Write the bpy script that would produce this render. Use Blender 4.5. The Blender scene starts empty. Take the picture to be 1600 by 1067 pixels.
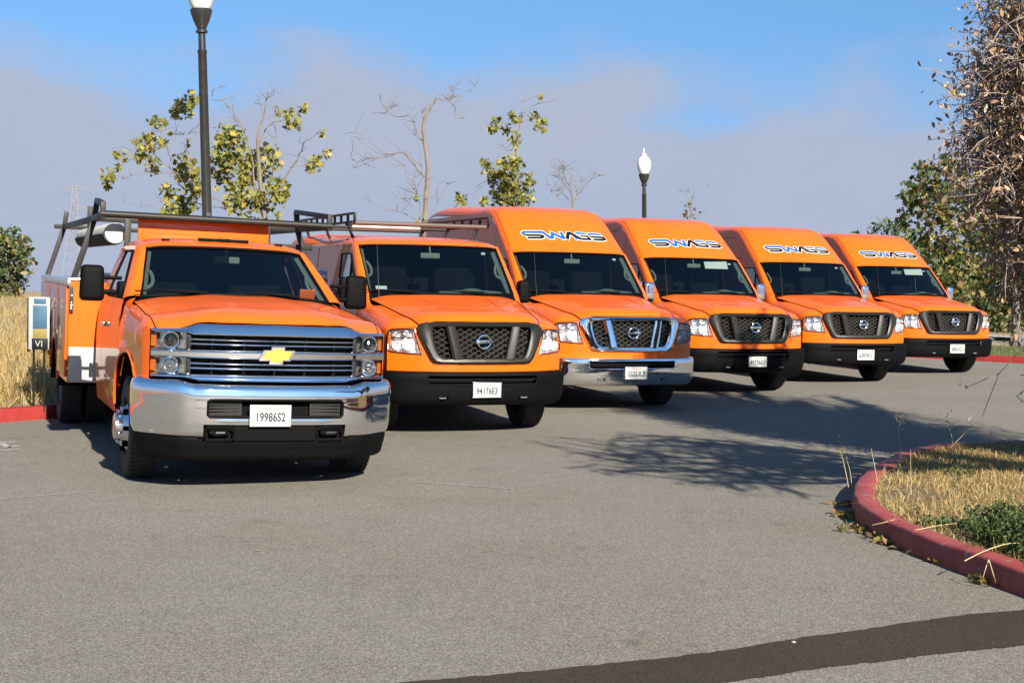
import bpy, bmesh, math, random
import numpy as np
from math import radians, sin, cos, pi, sqrt
from mathutils import Vector, Matrix

random.seed(7)
rng = np.random.default_rng(7)
scene = bpy.context.scene
COL = scene.collection

# ------------------------------------------------------------------ camera
CAM_H, FPX, PITCH, ROLL = 1.7278, 2154.9, radians(2.82), radians(1.261)
cam_d = bpy.data.cameras.new('camera')
cam = bpy.data.objects.new('camera', cam_d)
COL.objects.link(cam)
cam_d.sensor_width = 36.0
cam_d.sensor_fit = 'HORIZONTAL'
cam_d.lens = FPX / 1600 * 36.0
cam_d.clip_start, cam_d.clip_end = 0.1, 6000
cam.matrix_world = Matrix.Translation((0, 0, CAM_H)) @ Matrix.Rotation(pi / 2 - PITCH, 4, 'X') @ Matrix.Rotation(ROLL, 4, 'Z')
scene.camera = cam

# ------------------------------------------------------------------ sky and sun
SUN_AZ, SUN_EL = radians(24), radians(30)     # azimuth: from -Y towards +X
w = bpy.data.worlds.new('World')
scene.world = w
w.use_nodes = True
nt = w.node_tree
nt.nodes.clear()
def wn(t, **kw):
    n = nt.nodes.new(t)
    for k, v in kw.items():
        setattr(n, k, v)
    return n
L = nt.links.new
tc = wn('ShaderNodeTexCoord')
sep = wn('ShaderNodeSeparateXYZ'); L(tc.outputs['Generated'], sep.inputs[0])
mz = wn('ShaderNodeMath', operation='MULTIPLY_ADD'); L(sep.outputs[2], mz.inputs[0]); mz.inputs[1].default_value = 1.0; mz.inputs[2].default_value = 0.30
mzm = wn('ShaderNodeMath', operation='MAXIMUM'); L(mz.outputs[0], mzm.inputs[0]); mzm.inputs[1].default_value = 0.12
comb = wn('ShaderNodeCombineXYZ'); L(sep.outputs[0], comb.inputs[0]); L(sep.outputs[1], comb.inputs[1]); L(mzm.outputs[0], comb.inputs[2])
nrm = wn('ShaderNodeVectorMath', operation='NORMALIZE'); L(comb.outputs[0], nrm.inputs[0])
sky = wn('ShaderNodeTexSky', sky_type='NISHITA', sun_disc=False)
sky.sun_elevation = SUN_EL
sky.sun_rotation = pi - SUN_AZ
sky.air_density, sky.dust_density, sky.ozone_density = 1.0, 0.2, 2.0
L(nrm.outputs[0], sky.inputs['Vector'])
# soft bank of grey cloud low all round the horizon
mp = wn('ShaderNodeMapping'); mp.inputs['Scale'].default_value = (3.6, 3.6, 7.0); mp.inputs['Location'].default_value = (1.95, 0.6, 0.0)
L(tc.outputs['Generated'], mp.inputs[0])
n1 = wn('ShaderNodeTexNoise'); n1.inputs['Scale'].default_value = 1.5; n1.inputs['Detail'].default_value = 8; n1.inputs['Roughness'].default_value = 0.50
L(mp.outputs[0], n1.inputs['Vector'])
edge = wn('ShaderNodeMapRange'); L(n1.outputs[0], edge.inputs[0])
edge.inputs[1].default_value = 0.34; edge.inputs[2].default_value = 0.66; edge.inputs[3].default_value = 0.108; edge.inputs[4].default_value = 0.172
sub = wn('ShaderNodeMath', operation='SUBTRACT'); L(edge.outputs[0], sub.inputs[0]); L(sep.outputs[2], sub.inputs[1])
msk = wn('ShaderNodeMapRange', interpolation_type='SMOOTHSTEP'); L(sub.outputs[0], msk.inputs[0])
msk.inputs[1].default_value = -0.026; msk.inputs[2].default_value = 0.040; msk.inputs[3].default_value = 0; msk.inputs[4].default_value = 1
n2 = wn('ShaderNodeTexNoise'); n2.inputs['Scale'].default_value = 3.0; n2.inputs['Detail'].default_value = 4
L(mp.outputs[0], n2.inputs['Vector'])
ccol = wn('ShaderNodeMix', data_type='RGBA'); L(n2.outputs[0], ccol.inputs[0])
ccol.inputs[6].default_value = (1.68, 2.06, 2.82, 1); ccol.inputs[7].default_value = (2.08, 2.24, 2.78, 1)
tint = wn('ShaderNodeMix', data_type='RGBA', blend_type='MULTIPLY'); tint.inputs[0].default_value = 1
L(sky.outputs[0], tint.inputs[6]); tint.inputs[7].default_value = (0.68, 0.92, 1.0, 1)
mixc = wn('ShaderNodeMix', data_type='RGBA'); L(msk.outputs[0], mixc.inputs[0]); L(tint.outputs[2], mixc.inputs[6]); L(ccol.outputs[2], mixc.inputs[7])
bg = wn('ShaderNodeBackground'); bg.inputs[1].default_value = 0.076
L(mixc.outputs[2], bg.inputs[0])
out = wn('ShaderNodeOutputWorld'); L(bg.outputs[0], out.inputs[0])

sun_d = bpy.data.lights.new('sun', 'SUN')
sun_d.energy, sun_d.angle, sun_d.color = 5.0, radians(0.53), (1.0, 0.92, 0.79)
sun = bpy.data.objects.new('sun', sun_d)
COL.objects.link(sun)
S = Vector((sin(SUN_AZ) * cos(SUN_EL), -cos(SUN_AZ) * cos(SUN_EL), sin(SUN_EL)))
sun.rotation_euler = S.to_track_quat('Z', 'Y').to_euler()
sun.location = S * 60

vs = scene.view_settings
vs.view_transform, vs.look, vs.exposure, vs.gamma = 'Standard', 'None', 1.6, 1.0
scene.cycles.max_bounces = 8
scene.cycles.transparent_max_bounces = 12
scene.cycles.use_denoising = True

# ------------------------------------------------------------------ materials
MATS = {}
def mat(name, col=(.5, .5, .5), rough=.5, metal=0.0, coat=0.0, spec=.5, coat_r=.03, noise=None, bump=None, emis=None, trans=0):
    if metal < .3: col = tuple(.62*c for c in col)
    if noise and metal < .3: noise = (noise[0], noise[1], tuple(.62*c for c in noise[2]))
    m = bpy.data.materials.new(name); m.use_nodes = True
    t = m.node_tree; b = t.nodes['Principled BSDF']
    b.inputs['Base Color'].default_value = (*col, 1)
    b.inputs['Roughness'].default_value = rough
    b.inputs['Metallic'].default_value = metal
    b.inputs['Coat Weight'].default_value = coat
    b.inputs['Coat Roughness'].default_value = coat_r
    b.inputs['Specular IOR Level'].default_value = spec
    b.inputs['Transmission Weight'].default_value = trans
    if noise or bump:
        tcn = t.nodes.new('ShaderNodeTexCoord')
    if noise:   # (scale, amount, colour2)
        n = t.nodes.new('ShaderNodeTexNoise'); n.inputs['Scale'].default_value = noise[0]; n.inputs['Detail'].default_value = 5
        t.links.new(tcn.outputs['Object'], n.inputs['Vector'])
        mr = t.nodes.new('ShaderNodeMapRange'); mr.inputs[1].default_value = .5 - .5 / noise[1] * .25; mr.inputs[2].default_value = .5 + .5 / noise[1] * .25
        t.links.new(n.outputs[0], mr.inputs[0])
        mx = t.nodes.new('ShaderNodeMix'); mx.data_type = 'RGBA'
        t.links.new(mr.outputs[0], mx.inputs[0])
        mx.inputs[6].default_value = (*col, 1); mx.inputs[7].default_value = (*noise[2], 1)
        t.links.new(mx.outputs[2], b.inputs['Base Color'])
    if bump:    # (scale, strength, distance)
        n = t.nodes.new('ShaderNodeTexNoise'); n.inputs['Scale'].default_value = bump[0]; n.inputs['Detail'].default_value = 4
        t.links.new(tcn.outputs['Object'], n.inputs['Vector'])
        bm_ = t.nodes.new('ShaderNodeBump'); bm_.inputs['Strength'].default_value = bump[1]; bm_.inputs['Distance'].default_value = bump[2]
        t.links.new(n.outputs[0], bm_.inputs['Height']); t.links.new(bm_.outputs[0], b.inputs['Normal'])
    MATS[name] = m
    return m

def glass_mat(name, tint, rough=0.0, ior=1.5):
    m = bpy.data.materials.new(name); m.use_nodes = True
    t = m.node_tree; t.nodes.clear()
    o = t.nodes.new('ShaderNodeOutputMaterial'); mx = t.nodes.new('ShaderNodeMixShader')
    fr = t.nodes.new('ShaderNodeFresnel'); fr.inputs[0].default_value = ior
    tr = t.nodes.new('ShaderNodeBsdfTransparent'); tr.inputs[0].default_value = (*tint, 1)
    gl = t.nodes.new('ShaderNodeBsdfGlossy'); gl.inputs['Roughness'].default_value = rough
    t.links.new(fr.outputs[0], mx.inputs[0]); t.links.new(tr.outputs[0], mx.inputs[1]); t.links.new(gl.outputs[0], mx.inputs[2])
    t.links.new(mx.outputs[0], o.inputs[0])
    MATS[name] = m
    return m

mat('orange', (.84, .139, .002), .45, coat=.58, spec=.15, noise=(1.5, .6, (.81, .118, .002)))
mat('chrome', (.80, .80, .82), .045, metal=1)
mat('chrome_satin', (.55, .55, .56), .16, metal=1)
mat('black_plastic', (.0035, .0035, .004), .62, spec=.06, bump=(180, .15, .002))
mat('black_gloss', (.008, .008, .009), .18)
mat('black_metal', (.007, .007, .008), .5, spec=.25, noise=(14, .4, (.022, .018, .016)))
mat('grey_satin', (.018, .017, .0155), .40, spec=.22)
mat('grey_plastic', (.026, .026, .025), .6, spec=.15)
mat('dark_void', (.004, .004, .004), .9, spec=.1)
mat('tyre', (.018, .018, .018), .85, noise=(8, .5, (.032, .03, .028)), bump=(60, .3, .004))
mat('steel_wheel', (.16, .16, .165), .42, metal=.6)
mat('interior', (.005, .0055, .008), .8, spec=.1)
mat('seat', (.004, .004, .006), .9, spec=.1)
mat('trim', (.22, .25, .225), .7, spec=.2)
mat('dash', (.05, .06, .053), .8, spec=.1)
mat('white', (.78, .78, .76), .45)
mat('white_worn', (.60, .59, .56), .5, noise=(5, .5, (.46, .44, .41)))
mat('plate', (.52, .53, .51), .6, spec=.2)
mat('plate_ink', (.012, .02, .05), .5)
mat('plate_red', (.65, .05, .06), .5)
mat('blue', (.012, .10, .42), .45, spec=.3)
mat('ink', (.006, .006, .007), .5, spec=.2)
mat('amber', (.42, .10, .006), .25, coat=.4)
mat('red_lens', (.45, .01, .01), .25, coat=.6)
mat('gold', (.62, .38, .07), .34, metal=.6)
mat('lamp_grey', (.42, .42, .43), .12, metal=.9)
mat('reflector', (.86, .87, .90), .28, metal=.75, bump=(38, .6, .012))
mat('reflector_smooth', (.9, .9, .92), .14, metal=.85)
mat('lamp_black', (.02, .02, .022), .2)
mat('mesh_bar', (.05, .047, .042), .45)
mat('aluminium', (.62, .62, .62), .32, metal=.85, noise=(9, .5, (.5, .5, .5)))
mat('paper', (.75, .77, .74), .8)
mat('pvc', (.74, .72, .66), .5, noise=(4, .4, (.6, .57, .5)))
mat('wood_brown', (.18, .11, .08), .5)
glass_mat('glass', (.50, .58, .57))
glass_mat('lens', (.93, .94, .95), ior=1.35)
mat('dark_glass', (.010, .012, .014), .02, coat=1.0, spec=.7)
mat('mirror_glass', (.5, .52, .55), .03, metal=1)

# ------------------------------------------------------------------ mesh helpers
def tag(o, label=None, category=None, group=None, kind=None):
    if label: o['label'] = label
    if category: o['category'] = category
    if group: o['group'] = group
    if kind: o['kind'] = kind
    return o

def thing(name, label, category, loc=(0, 0, 0), rz=0.0, group=None, rx=0.0, ry=0.0):
    o = bpy.data.objects.new(name, None)
    COL.objects.link(o)
    o.empty_display_size = .2
    o.location = loc
    o.rotation_euler = (rx, ry, rz)
    return tag(o, label, category, group)

def cr(P, n, smooth=True):
    """curve through the points P, n steps per span"""
    P = np.array(P, float)
    if len(P) == 1: return P
    if not smooth or len(P) == 2:
        out = [P[i] + (P[i + 1] - P[i]) * k / n for i in range(len(P) - 1) for k in range(n)]
        return np.array(out + [P[-1]])
    h = np.maximum(np.linalg.norm(np.diff(P.reshape(len(P), -1), axis=0), axis=1), 1e-6)
    hh = h.reshape(-1, *([1] * (P.ndim - 1)))
    d = np.diff(P, axis=0) / hh
    T = np.zeros_like(P)
    T[1:-1] = (d[:-1] * hh[1:] + d[1:] * hh[:-1]) / (hh[1:] + hh[:-1])
    T[0] = 1.5 * d[0] - .5 * T[1]; T[-1] = 1.5 * d[-1] - .5 * T[-2]
    out = []
    for i in range(len(P) - 1):
        for k in range(n):
            s = k / n; s2 = s * s; s3 = s2 * s
            out.append((2*s3-3*s2+1)*P[i] + (s3-2*s2+s)*hh[i]*T[i] + (-2*s3+3*s2)*P[i+1] + (s3-s2)*hh[i]*T[i+1])
    out.append(P[-1])
    return np.array(out)

def mirror_row(r):
    r = [tuple(p) for p in r]
    left = [(-p[0], p[1], p[2]) for p in reversed(r) if abs(p[0]) > 1e-6]
    return left + r

def surf(rows, nu=4, nv=4, mirror=False, su=True, sv=True):
    if mirror: rows = [mirror_row(r) for r in rows]
    R = np.array([cr(r, nu, su) for r in rows])
    return cr(R, nv, sv)

class MB:
    def __init__(s):
        s.v, s.f, s.m = [], [], []
    def add(s, V, F, mi=0):
        o = len(s.v)
        s.v += [tuple(map(float, p)) for p in V]
        s.f += [tuple(i + o for i in f) for f in F]
        s.m += [mi] * len(F)
        return s
    def grid(s, G, closed_u=False, keep=None, mi=0):
        nv, nu = G.shape[:2]
        F = []
        for i in range(nv - 1):
            for j in range(nu if closed_u else nu - 1):
                j2 = (j + 1) % nu
                if keep is not None:
                    c = (G[i, j] + G[i + 1, j] + G[i, j2] + G[i + 1, j2]) / 4
                    if not keep(c): continue
                F.append((i*nu + j, i*nu + j2, (i+1)*nu + j2, (i+1)*nu + j))
        return s.add(G.reshape(-1, 3), F, mi)
    def loft(s, rows, nu=4, nv=4, mirror=False, su=True, sv=True, keep=None):
        return s.grid(surf(rows, nu, nv, mirror, su, sv), keep=keep)
    def box(s, c, d, b=0.0, rot=None, seg=2, taper=None):
        bm = bmesh.new()
        bmesh.ops.create_cube(bm, size=1)
        for v in bm.verts:
            v.co = Vector((v.co.x * d[0], v.co.y * d[1], v.co.z * d[2]))
            if taper and v.co.z > 0:
                v.co.x *= taper[0]; v.co.y *= taper[1]
        if b > 0:
            bmesh.ops.bevel(bm, geom=list(bm.edges), offset=min(b, .49 * min(d)), segments=seg, affect='EDGES', profile=.6)
        M = Matrix.Translation(c) @ (rot if rot else Matrix())
        bm.verts.index_update()
        s.add([M @ v.co for v in bm.verts], [[v.index for v in f.verts] for f in bm.faces])
        bm.free()
        return s
    def tube(s, P, r, n=8, cap=True, smooth=0, closed=False):
        P = np.array(P, float)
        if smooth: P = cr(P, smooth)
        rr = np.array(r if hasattr(r, '__len__') else [r] * len(P), float)
        if len(rr) != len(P): rr = np.interp(np.linspace(0, 1, len(P)), np.linspace(0, 1, len(rr)), rr)
        T = np.gradient(P, axis=0) if len(P) > 2 else np.array([P[1]-P[0]] * 2)
        if closed:
            T = np.roll(P, -1, 0) - np.roll(P, 1, 0)
        T = T / np.maximum(np.linalg.norm(T, axis=1, keepdims=True), 1e-9)
        a = np.array([0, 0, 1.]) if abs(T[0][2]) < .9 else np.array([1., 0, 0])
        V, F = [], []
        N = np.cross(T[0], a); N /= np.linalg.norm(N)
        for i in range(len(P)):
            N = N - T[i] * (N @ T[i]); N /= max(np.linalg.norm(N), 1e-9)
            B = np.cross(T[i], N)
            for k in range(n):
                t = 2 * pi * k / n
                V.append(P[i] + rr[i] * (cos(t) * N + sin(t) * B))
        m = len(P)
        for i in range(m if closed else m - 1):
            i2 = (i + 1) % m
            for k in range(n):
                k2 = (k + 1) % n
                F.append((i*n + k, i*n + k2, i2*n + k2, i2*n + k))
        if cap and not closed:
            F.append(tuple(range(n - 1, -1, -1))); F.append(tuple((m-1)*n + k for k in range(n)))
        return s.add(V, F)
    def lathe(s, prof, c=(0, 0, 0), axis='Z', n=24, sx=1, sy=1):
        """prof: (radius, height) along the axis"""
        V, F = [], []
        for r, h in prof:
            for k in range(n):
                t = 2 * pi * k / n
                a, b = r * cos(t) * sx, r * sin(t) * sy
                p = {'Z': (a, b, h), 'Y': (a, h, b), 'X': (h, a, b)}[axis]
                V.append((p[0] + c[0], p[1] + c[1], p[2] + c[2]))
        for i in range(len(prof) - 1):
            for k in range(n):
                k2 = (k + 1) % n
                F.append((i*n + k, i*n + k2, (i+1)*n + k2, (i+1)*n + k))
        return s.add(V, F)
    def prism(s, poly, y0, y1, axis='Y', mapf=None):
        """2-D polygon extruded; axis Y: poly in (x,z); X: poly in (y,z); Z: poly in (x,y)"""
        n = len(poly)
        def p3(a, b, h):
            q = {'Y': (a, h, b), 'X': (h, a, b), 'Z': (a, b, h)}[axis]
            return mapf(*q) if mapf else q
        V = [p3(a, b, y0) for a, b in poly] + [p3(a, b, y1) for a, b in poly]
        F = [tuple(range(n)), tuple(range(2*n - 1, n - 1, -1))] + [(i, (i+1) % n, n + (i+1) % n, n + i) for i in range(n)]
        return s.add(V, F)
    def build(s, name, m, parent=None, flat=False, ang=38, label=None, kind=None):
        me = bpy.data.meshes.new(name)
        me.from_pydata(s.v, [], s.f)
        ms = m if isinstance(m, (list, tuple)) else [m]
        for k in ms: me.materials.append(MATS[k] if isinstance(k, str) else k)
        if len(ms) > 1: me.polygons.foreach_set('material_index', s.m)
        me.update()
        bm = bmesh.new(); bm.from_mesh(me)
        if len(s.f) < 60000:
            bmesh.ops.recalc_face_normals(bm, faces=bm.faces)
            bm.to_mesh(me)
        bm.free()
        if not flat:
            me.polygons.foreach_set('use_smooth', [True] * len(me.polygons))
            me.set_sharp_from_angle(angle=radians(ang))
        o = bpy.data.objects.new(name, me)
        COL.objects.link(o)
        if parent is not None: o.parent = parent
        if label: o['label'] = label
        if kind: o['kind'] = kind
        return o

def inpoly(x, z, P):
    c = False; n = len(P); j = n - 1
    for i in range(n):
        if (P[i][1] > z) != (P[j][1] > z) and x < (P[j][0]-P[i][0]) * (z-P[i][1]) / (P[j][1]-P[i][1]) + P[i][0]:
            c = not c
        j = i
    return c

def text(name, body, size, m, parent, loc, rot=(pi/2, 0, 0), sx=1.0, extrude=.0008, shear=0.0, bold=0.0):
    cu = bpy.data.curves.new(name, 'FONT')
    cu.body, cu.size, cu.extrude, cu.align_x, cu.align_y, cu.shear = body, size, extrude, 'CENTER', 'CENTER', shear
    cu.resolution_u = 3; cu.offset = bold
    ob = bpy.data.objects.new(name, cu); COL.objects.link(ob)
    bpy.context.view_layer.update()
    me = bpy.data.meshes.new_from_object(ob.evaluated_get(bpy.context.evaluated_depsgraph_get()))
    bpy.data.objects.remove(ob); bpy.data.curves.remove(cu)
    me.materials.clear(); me.materials.append(MATS[m])
    o = bpy.data.objects.new(name, me); COL.objects.link(o)
    o.parent = parent; o.location = loc; o.rotation_euler = rot; o.scale = (sx, 1, 1)
    return o

def interp(x, T):
    return float(np.interp(x, [a for a, b in T], [b for a, b in T]))

def plate_part(root, loc, number, tilt=0.0, frame=None, faint=False):
    x, y, z = loc
    p = MB().box((0, 0, 0), (.305, .004, .155), .0015).build('number_plate', 'plate', root)
    p.location = loc; p.rotation_euler = (tilt, 0, 0)
    f = MB()
    fw = .006
    f.box((0, -.002, .0795), (.319, .007, fw), .001).box((0, -.002, -.0795), (.319, .007, fw), .001)
    f.box((-.156, -.002, 0), (fw, .007, .153), .001).box((.156, -.002, 0), (fw, .007, .153), .001)
    f.build('plate_frame', frame or 'black_plastic', p)
    text('plate_number', number, .092, 'plate_ink', p, (0, -.0032, -.014), sx=.74, bold=.0022)
    text('plate_state', 'California', .036, 'plate_red', p, (0, -.0032, .055), sx=.95, shear=.3)
    b = MB()
    for sx_ in (-1, 1):
        b.lathe([(.0, -.006), (.005, -.005), (.005, 0)], (sx_ * .105, 0, .064), 'Y', 8)
    b.build('plate_bolt', 'lamp_black', p)
    return p

def side_sheet(X, y0, y1, zb, zt, ny, nz, extra=(), sgn=1, off=0.0):
    ys = sorted(set([y0 + (y1 - y0) * i / ny for i in range(ny + 1)] + [e for e in extra if y0 < e < y1]))
    G = []
    for y in ys:
        b, t = zb(y), zt(y)
        G.append([(sgn * (X(y, b + (t-b)*k/nz) + off), y, b + (t-b)*k/nz) for k in range(nz + 1)])
    return np.array(G)

def wheel(root, c, R, wid, out, rim='steel_wheel', rimR=.225, dish='steel', dually_front=False):
    """c = centre, out = +1/-1 the outward X direction"""
    x, y, z = c
    prof = [(rimR, -wid*.42), (rimR + .02, -wid*.5), (R*.80, -wid*.52), (R*.95, -wid*.48), (R*.993, -wid*.36), (R, -wid*.2), (R, wid*.2),
            (R*.993, wid*.36), (R*.95, wid*.48), (R*.80, wid*.52), (rimR + .02, wid*.5), (rimR, wid*.42)]
    t = MB(); t.lathe([(r, h * out) for r, h in prof], (0, 0, 0), 'X', 40)
    # tread grooves as real blocks
    for k in range(56):
        a = 2 * pi * k / 56
        for xx, ww in ((-.34, .20), (-.11, .2), (.11, .2), (.34, .20)):
            aa = a + (.05 if abs(xx) > .2 else 0)
            t.box((xx * wid, cos(aa) * (R + .001), sin(aa) * (R + .001)), (ww * wid, .028, .012), 0, Matrix.Rotation(aa - pi/2, 4, 'X'))
    tyre = t.build('tyre', 'tyre', None)
    wl = bpy.data.objects.new('wheel', None); COL.objects.link(wl); wl.parent = root; wl.location = c
    tyre.parent = wl
    d = MB()
    if dish == 'steel':
        d.lathe([(rimR, -wid*.4*out), (rimR, wid*.40*out), (rimR*.93, wid*.38*out), (rimR*.90, wid*.15*out), (rimR*.62, wid*.12*out), (rimR*.42, wid*.22*out), (rimR*.30, wid*.22*out), (rimR*.28, wid*.30*out), (0.0001, wid*.31*out)], (0, 0, 0), 'X', 28)
        h = MB()
        for k in range(8):
            a = 2*pi*k/8
            h.lathe([(.0001, 0), (.026, .0), (.026, -.004*out), (.0001, -.004*out)], (wid*.143*out, cos(a)*rimR*.76, sin(a)*rimR*.76), 'X', 10)
        h.build('wheel_hole', 'dark_void', wl)
    else:   # front wheel of a twin-wheel truck: dish turned outwards
        e = .055
        d.lathe([(rimR, -wid*.4*out), (rimR, wid*.40*out), (rimR*.94, wid*.40*out), (rimR*.92, (wid*.38)*out), (rimR*.80, (wid*.40 + e*.5)*out), (rimR*.72, (wid*.40 + e)*out), (rimR*.50, (wid*.40 + e)*out),
                 (rimR*.48, (wid*.4 + e + .05)*out), (rimR*.36, (wid*.4 + e + .06)*out), (.0001, (wid*.4 + e + .06)*out)], (0, 0, 0), 'X', 32)
        h = MB(); n8 = MB()
        for k in range(8):
            a = 2*pi*k/8
            MB().box(((wid*.40 + e*.62)*out, cos(a)*rimR*.80, sin(a)*rimR*.80), (.05, .05, .035), .012, Matrix.Rotation(a, 4, 'X')).build('wheel_hole', 'dark_void', wl)
            MB().lathe([(.012, 0), (.012, .03*out), (.0001, .034*out)], ((wid*.40 + e)*out, cos(a+.39)*rimR*.60, sin(a+.39)*rimR*.60), 'X', 8).build('wheel_nut', 'chrome', wl)
    d.build('rim', rim, wl)
    return wl

# ------------------------------------------------------------------ setting: ground
def at(px, py, Y, dx=0.0):
    """point on the sight line through a photo pixel, at depth Y"""
    x, y = px - 800, py - 533.5
    c, s = cos(-ROLL), sin(-ROLL)
    x, y = x*c - y*s, x*s + y*c
    d = Vector((x/FPX, 1, -y/FPX))
    d = Vector((d.x, d.y*cos(PITCH) + d.z*sin(PITCH), -d.y*sin(PITCH) + d.z*cos(PITCH)))
    return Vector((d.x*Y/d.y, Y, CAM_H + d.z*Y/d.y))

KX, KY = -5.28, 15.1
def tn(t, n): return (KX + .6*t - .8*n, KY + .8*t + .6*n)     # along / beyond the kerb behind the row

def node_mat(name):
    m = bpy.data.materials.new(name); m.use_nodes = True
    MATS[name] = m
    t = m.node_tree
    return m, t, t.nodes['Principled BSDF'], t.nodes.new('ShaderNodeTexCoord').outputs['Object']
def nz(t, co, scale, detail=4, rough=.5, kind='NOISE', feature=None):
    n = t.nodes.new('ShaderNodeTexNoise' if kind == 'NOISE' else 'ShaderNodeTexVoronoi')
    n.inputs['Scale'].default_value = scale
    if kind == 'NOISE':
        n.inputs['Detail'].default_value = detail; n.inputs['Roughness'].default_value = rough
        o = n.outputs[0]
    else:
        o = n.outputs['Color'] if feature == 'COLOR' else n.outputs['Distance']
    t.links.new(co, n.inputs['Vector'])
    return o
def ramp(t, fac, stops):
    r = t.nodes.new('ShaderNodeValToRGB')
    e = r.color_ramp.elements
    while len(e) < len(stops): e.new(.5)
    for k, (p, c) in zip(e, stops):
        k.position = p; k.color = (*c, 1) if hasattr(c, '__len__') else (c, c, c, 1)
    t.links.new(fac, r.inputs[0])
    return r.outputs[0]
def mixc(t, f, a, b, mode='MIX'):
    m = t.nodes.new('ShaderNodeMix'); m.data_type = 'RGBA'; m.blend_type = mode
    for s, v in ((0, f), (6, a), (7, b)):
        if hasattr(v, 'default_value'): t.links.new(v, m.inputs[s])
        elif isinstance(v, tuple): m.inputs[s].default_value = (*v, 1)
        else: m.inputs[s].default_value = v
    return m.outputs[2]
def fin(t, c):
    return mixc(t, 1.0, c, (.79, .79, .79), 'MULTIPLY')
def bumpn(t, b, h, strength, dist):
    n = t.nodes.new('ShaderNodeBump'); n.inputs['Strength'].default_value = strength; n.inputs['Distance'].default_value = dist
    t.links.new(h, n.inputs['Height']); t.links.new(n.outputs[0], b.inputs['Normal'])

def asphalt(name, dark, light, warm):
    m, t, b, co = node_mat(name)
    stones = nz(t, co, 150, kind='V', feature='COLOR')
    sp = t.nodes.new('ShaderNodeSeparateColor'); t.links.new(stones, sp.inputs[0])
    c1 = ramp(t, sp.outputs[0], [(0, tuple(.6*x for x in dark)), (.3, tuple(.75*a + .25*c for a, c in zip(dark, light))), (.75, light), (.97, tuple(min(1, 1.45*x) for x in light))])
    fine = nz(t, co, 520, 3)
    c2 = mixc(t, .38, c1, ramp(t, fine, [(.3, dark), (.7, tuple(1.15*x for x in light))]))
    big = nz(t, co, .45, 5, .6)
    c3 = mixc(t, ramp(t, big, [(.36, 0.0), (.66, .95)]), c2, warm, 'MULTIPLY')
    blot = nz(t, co, 2.6, 6, .65)
    c4 = mixc(t, ramp(t, blot, [(.55, 0.0), (.75, .30)]), c3, tuple(.55*x for x in warm), 'MULTIPLY')
    # oil drips, hairline cracks and scuffs
    oil = nz(t, co, .9, 3, .5)
    spots = nz(t, co, 5.5, 2, .4)
    om = t.nodes.new('ShaderNodeMath'); om.operation = 'MULTIPLY'
    t.links.new(ramp(t, oil, [(.53, 0.0), (.64, 1.0)]), om.inputs[0]); t.links.new(ramp(t, spots, [(.60, 0.0), (.70, .4)]), om.inputs[1])
    c4 = mixc(t, om.outputs[0], c4, tuple(.45*x for x in warm), 'MULTIPLY')
    vor = t.nodes.new('ShaderNodeTexVoronoi'); vor.feature = 'DISTANCE_TO_EDGE'; vor.inputs['Scale'].default_value = .42
    wv = t.nodes.new('ShaderNodeTexNoise'); wv.inputs['Scale'].default_value = 1.4; wv.inputs['Detail'].default_value = 6
    t.links.new(co, wv.inputs['Vector'])
    wm = t.nodes.new('ShaderNodeMix'); wm.data_type = 'VECTOR'; wm.inputs[0].default_value = .28
    t.links.new(co, wm.inputs[4]); t.links.new(wv.outputs['Color'], wm.inputs[5]); t.links.new(wm.outputs[1], vor.inputs['Vector'])
    gate = ramp(t, nz(t, co, .22, 2), [(.50, 0.0), (.56, 1.0)])
    cm = t.nodes.new('ShaderNodeMath'); cm.operation = 'MULTIPLY'
    t.links.new(ramp(t, vor.outputs['Distance'], [(.0, .16), (.0030, 0.0)]), cm.inputs[0]); t.links.new(gate, cm.inputs[1])
    c4 = mixc(t, cm.outputs[0], c4, tuple(.35*x for x in dark))
    t.links.new(fin(t, c4), b.inputs['Base Color'])
    b.inputs['Roughness'].default_value = .88; b.inputs['Specular IOR Level'].default_value = .25
    bumpn(t, b, nz(t, co, 210, 3), .6, .005)
    return m
asphalt('asphalt', (.068, .063, .054), (.225, .210, .183), (.90, .88, .83))
asphalt('tar_seal', (.016, .013, .010), (.042, .032, .023), (.9, .83, .76))

m, t, b, co = node_mat('dry_field')
c = ramp(t, nz(t, co, 1.3, 6, .65), [(.3, (.20, .145, .065)), (.55, (.30, .225, .11)), (.75, (.37, .29, .155))])
c = mixc(t, ramp(t, nz(t, co, .11, 5), [(.5, 0.0), (.7, .45)]), c, (.18, .135, .07))
c = mixc(t, .5, c, ramp(t, nz(t, co, 28, 4, .7), [(.3, (.11, .075, .035)), (.65, (.37, .29, .155))]))
t.links.new(fin(t, c), b.inputs['Base Color']); b.inputs['Roughness'].default_value = .95
bumpn(t, b, nz(t, co, 22, 5, .7), 1.0, .06)
m, t, b, co = node_mat('lawn')
c = ramp(t, nz(t, co, 1.8, 6, .65), [(.3, (.055, .095, .02)), (.55, (.10, .13, .03)), (.75, (.2, .18, .07))])
t.links.new(fin(t, c), b.inputs['Base Color']); b.inputs['Roughness'].default_value = .95
bumpn(t, b, nz(t, co, 40, 4, .7), 1.0, .04)
m, t, b, co = node_mat('soil')
c = ramp(t, nz(t, co, 14, 6, .7), [(.3, (.07, .048, .03)), (.55, (.17, .125, .07)), (.8, (.28, .215, .12))])
t.links.new(fin(t, c), b.inputs['Base Color']); b.inputs['Roughness'].default_value = .95
bumpn(t, b, nz(t, co, 60, 4, .7), 1.0, .03)
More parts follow.
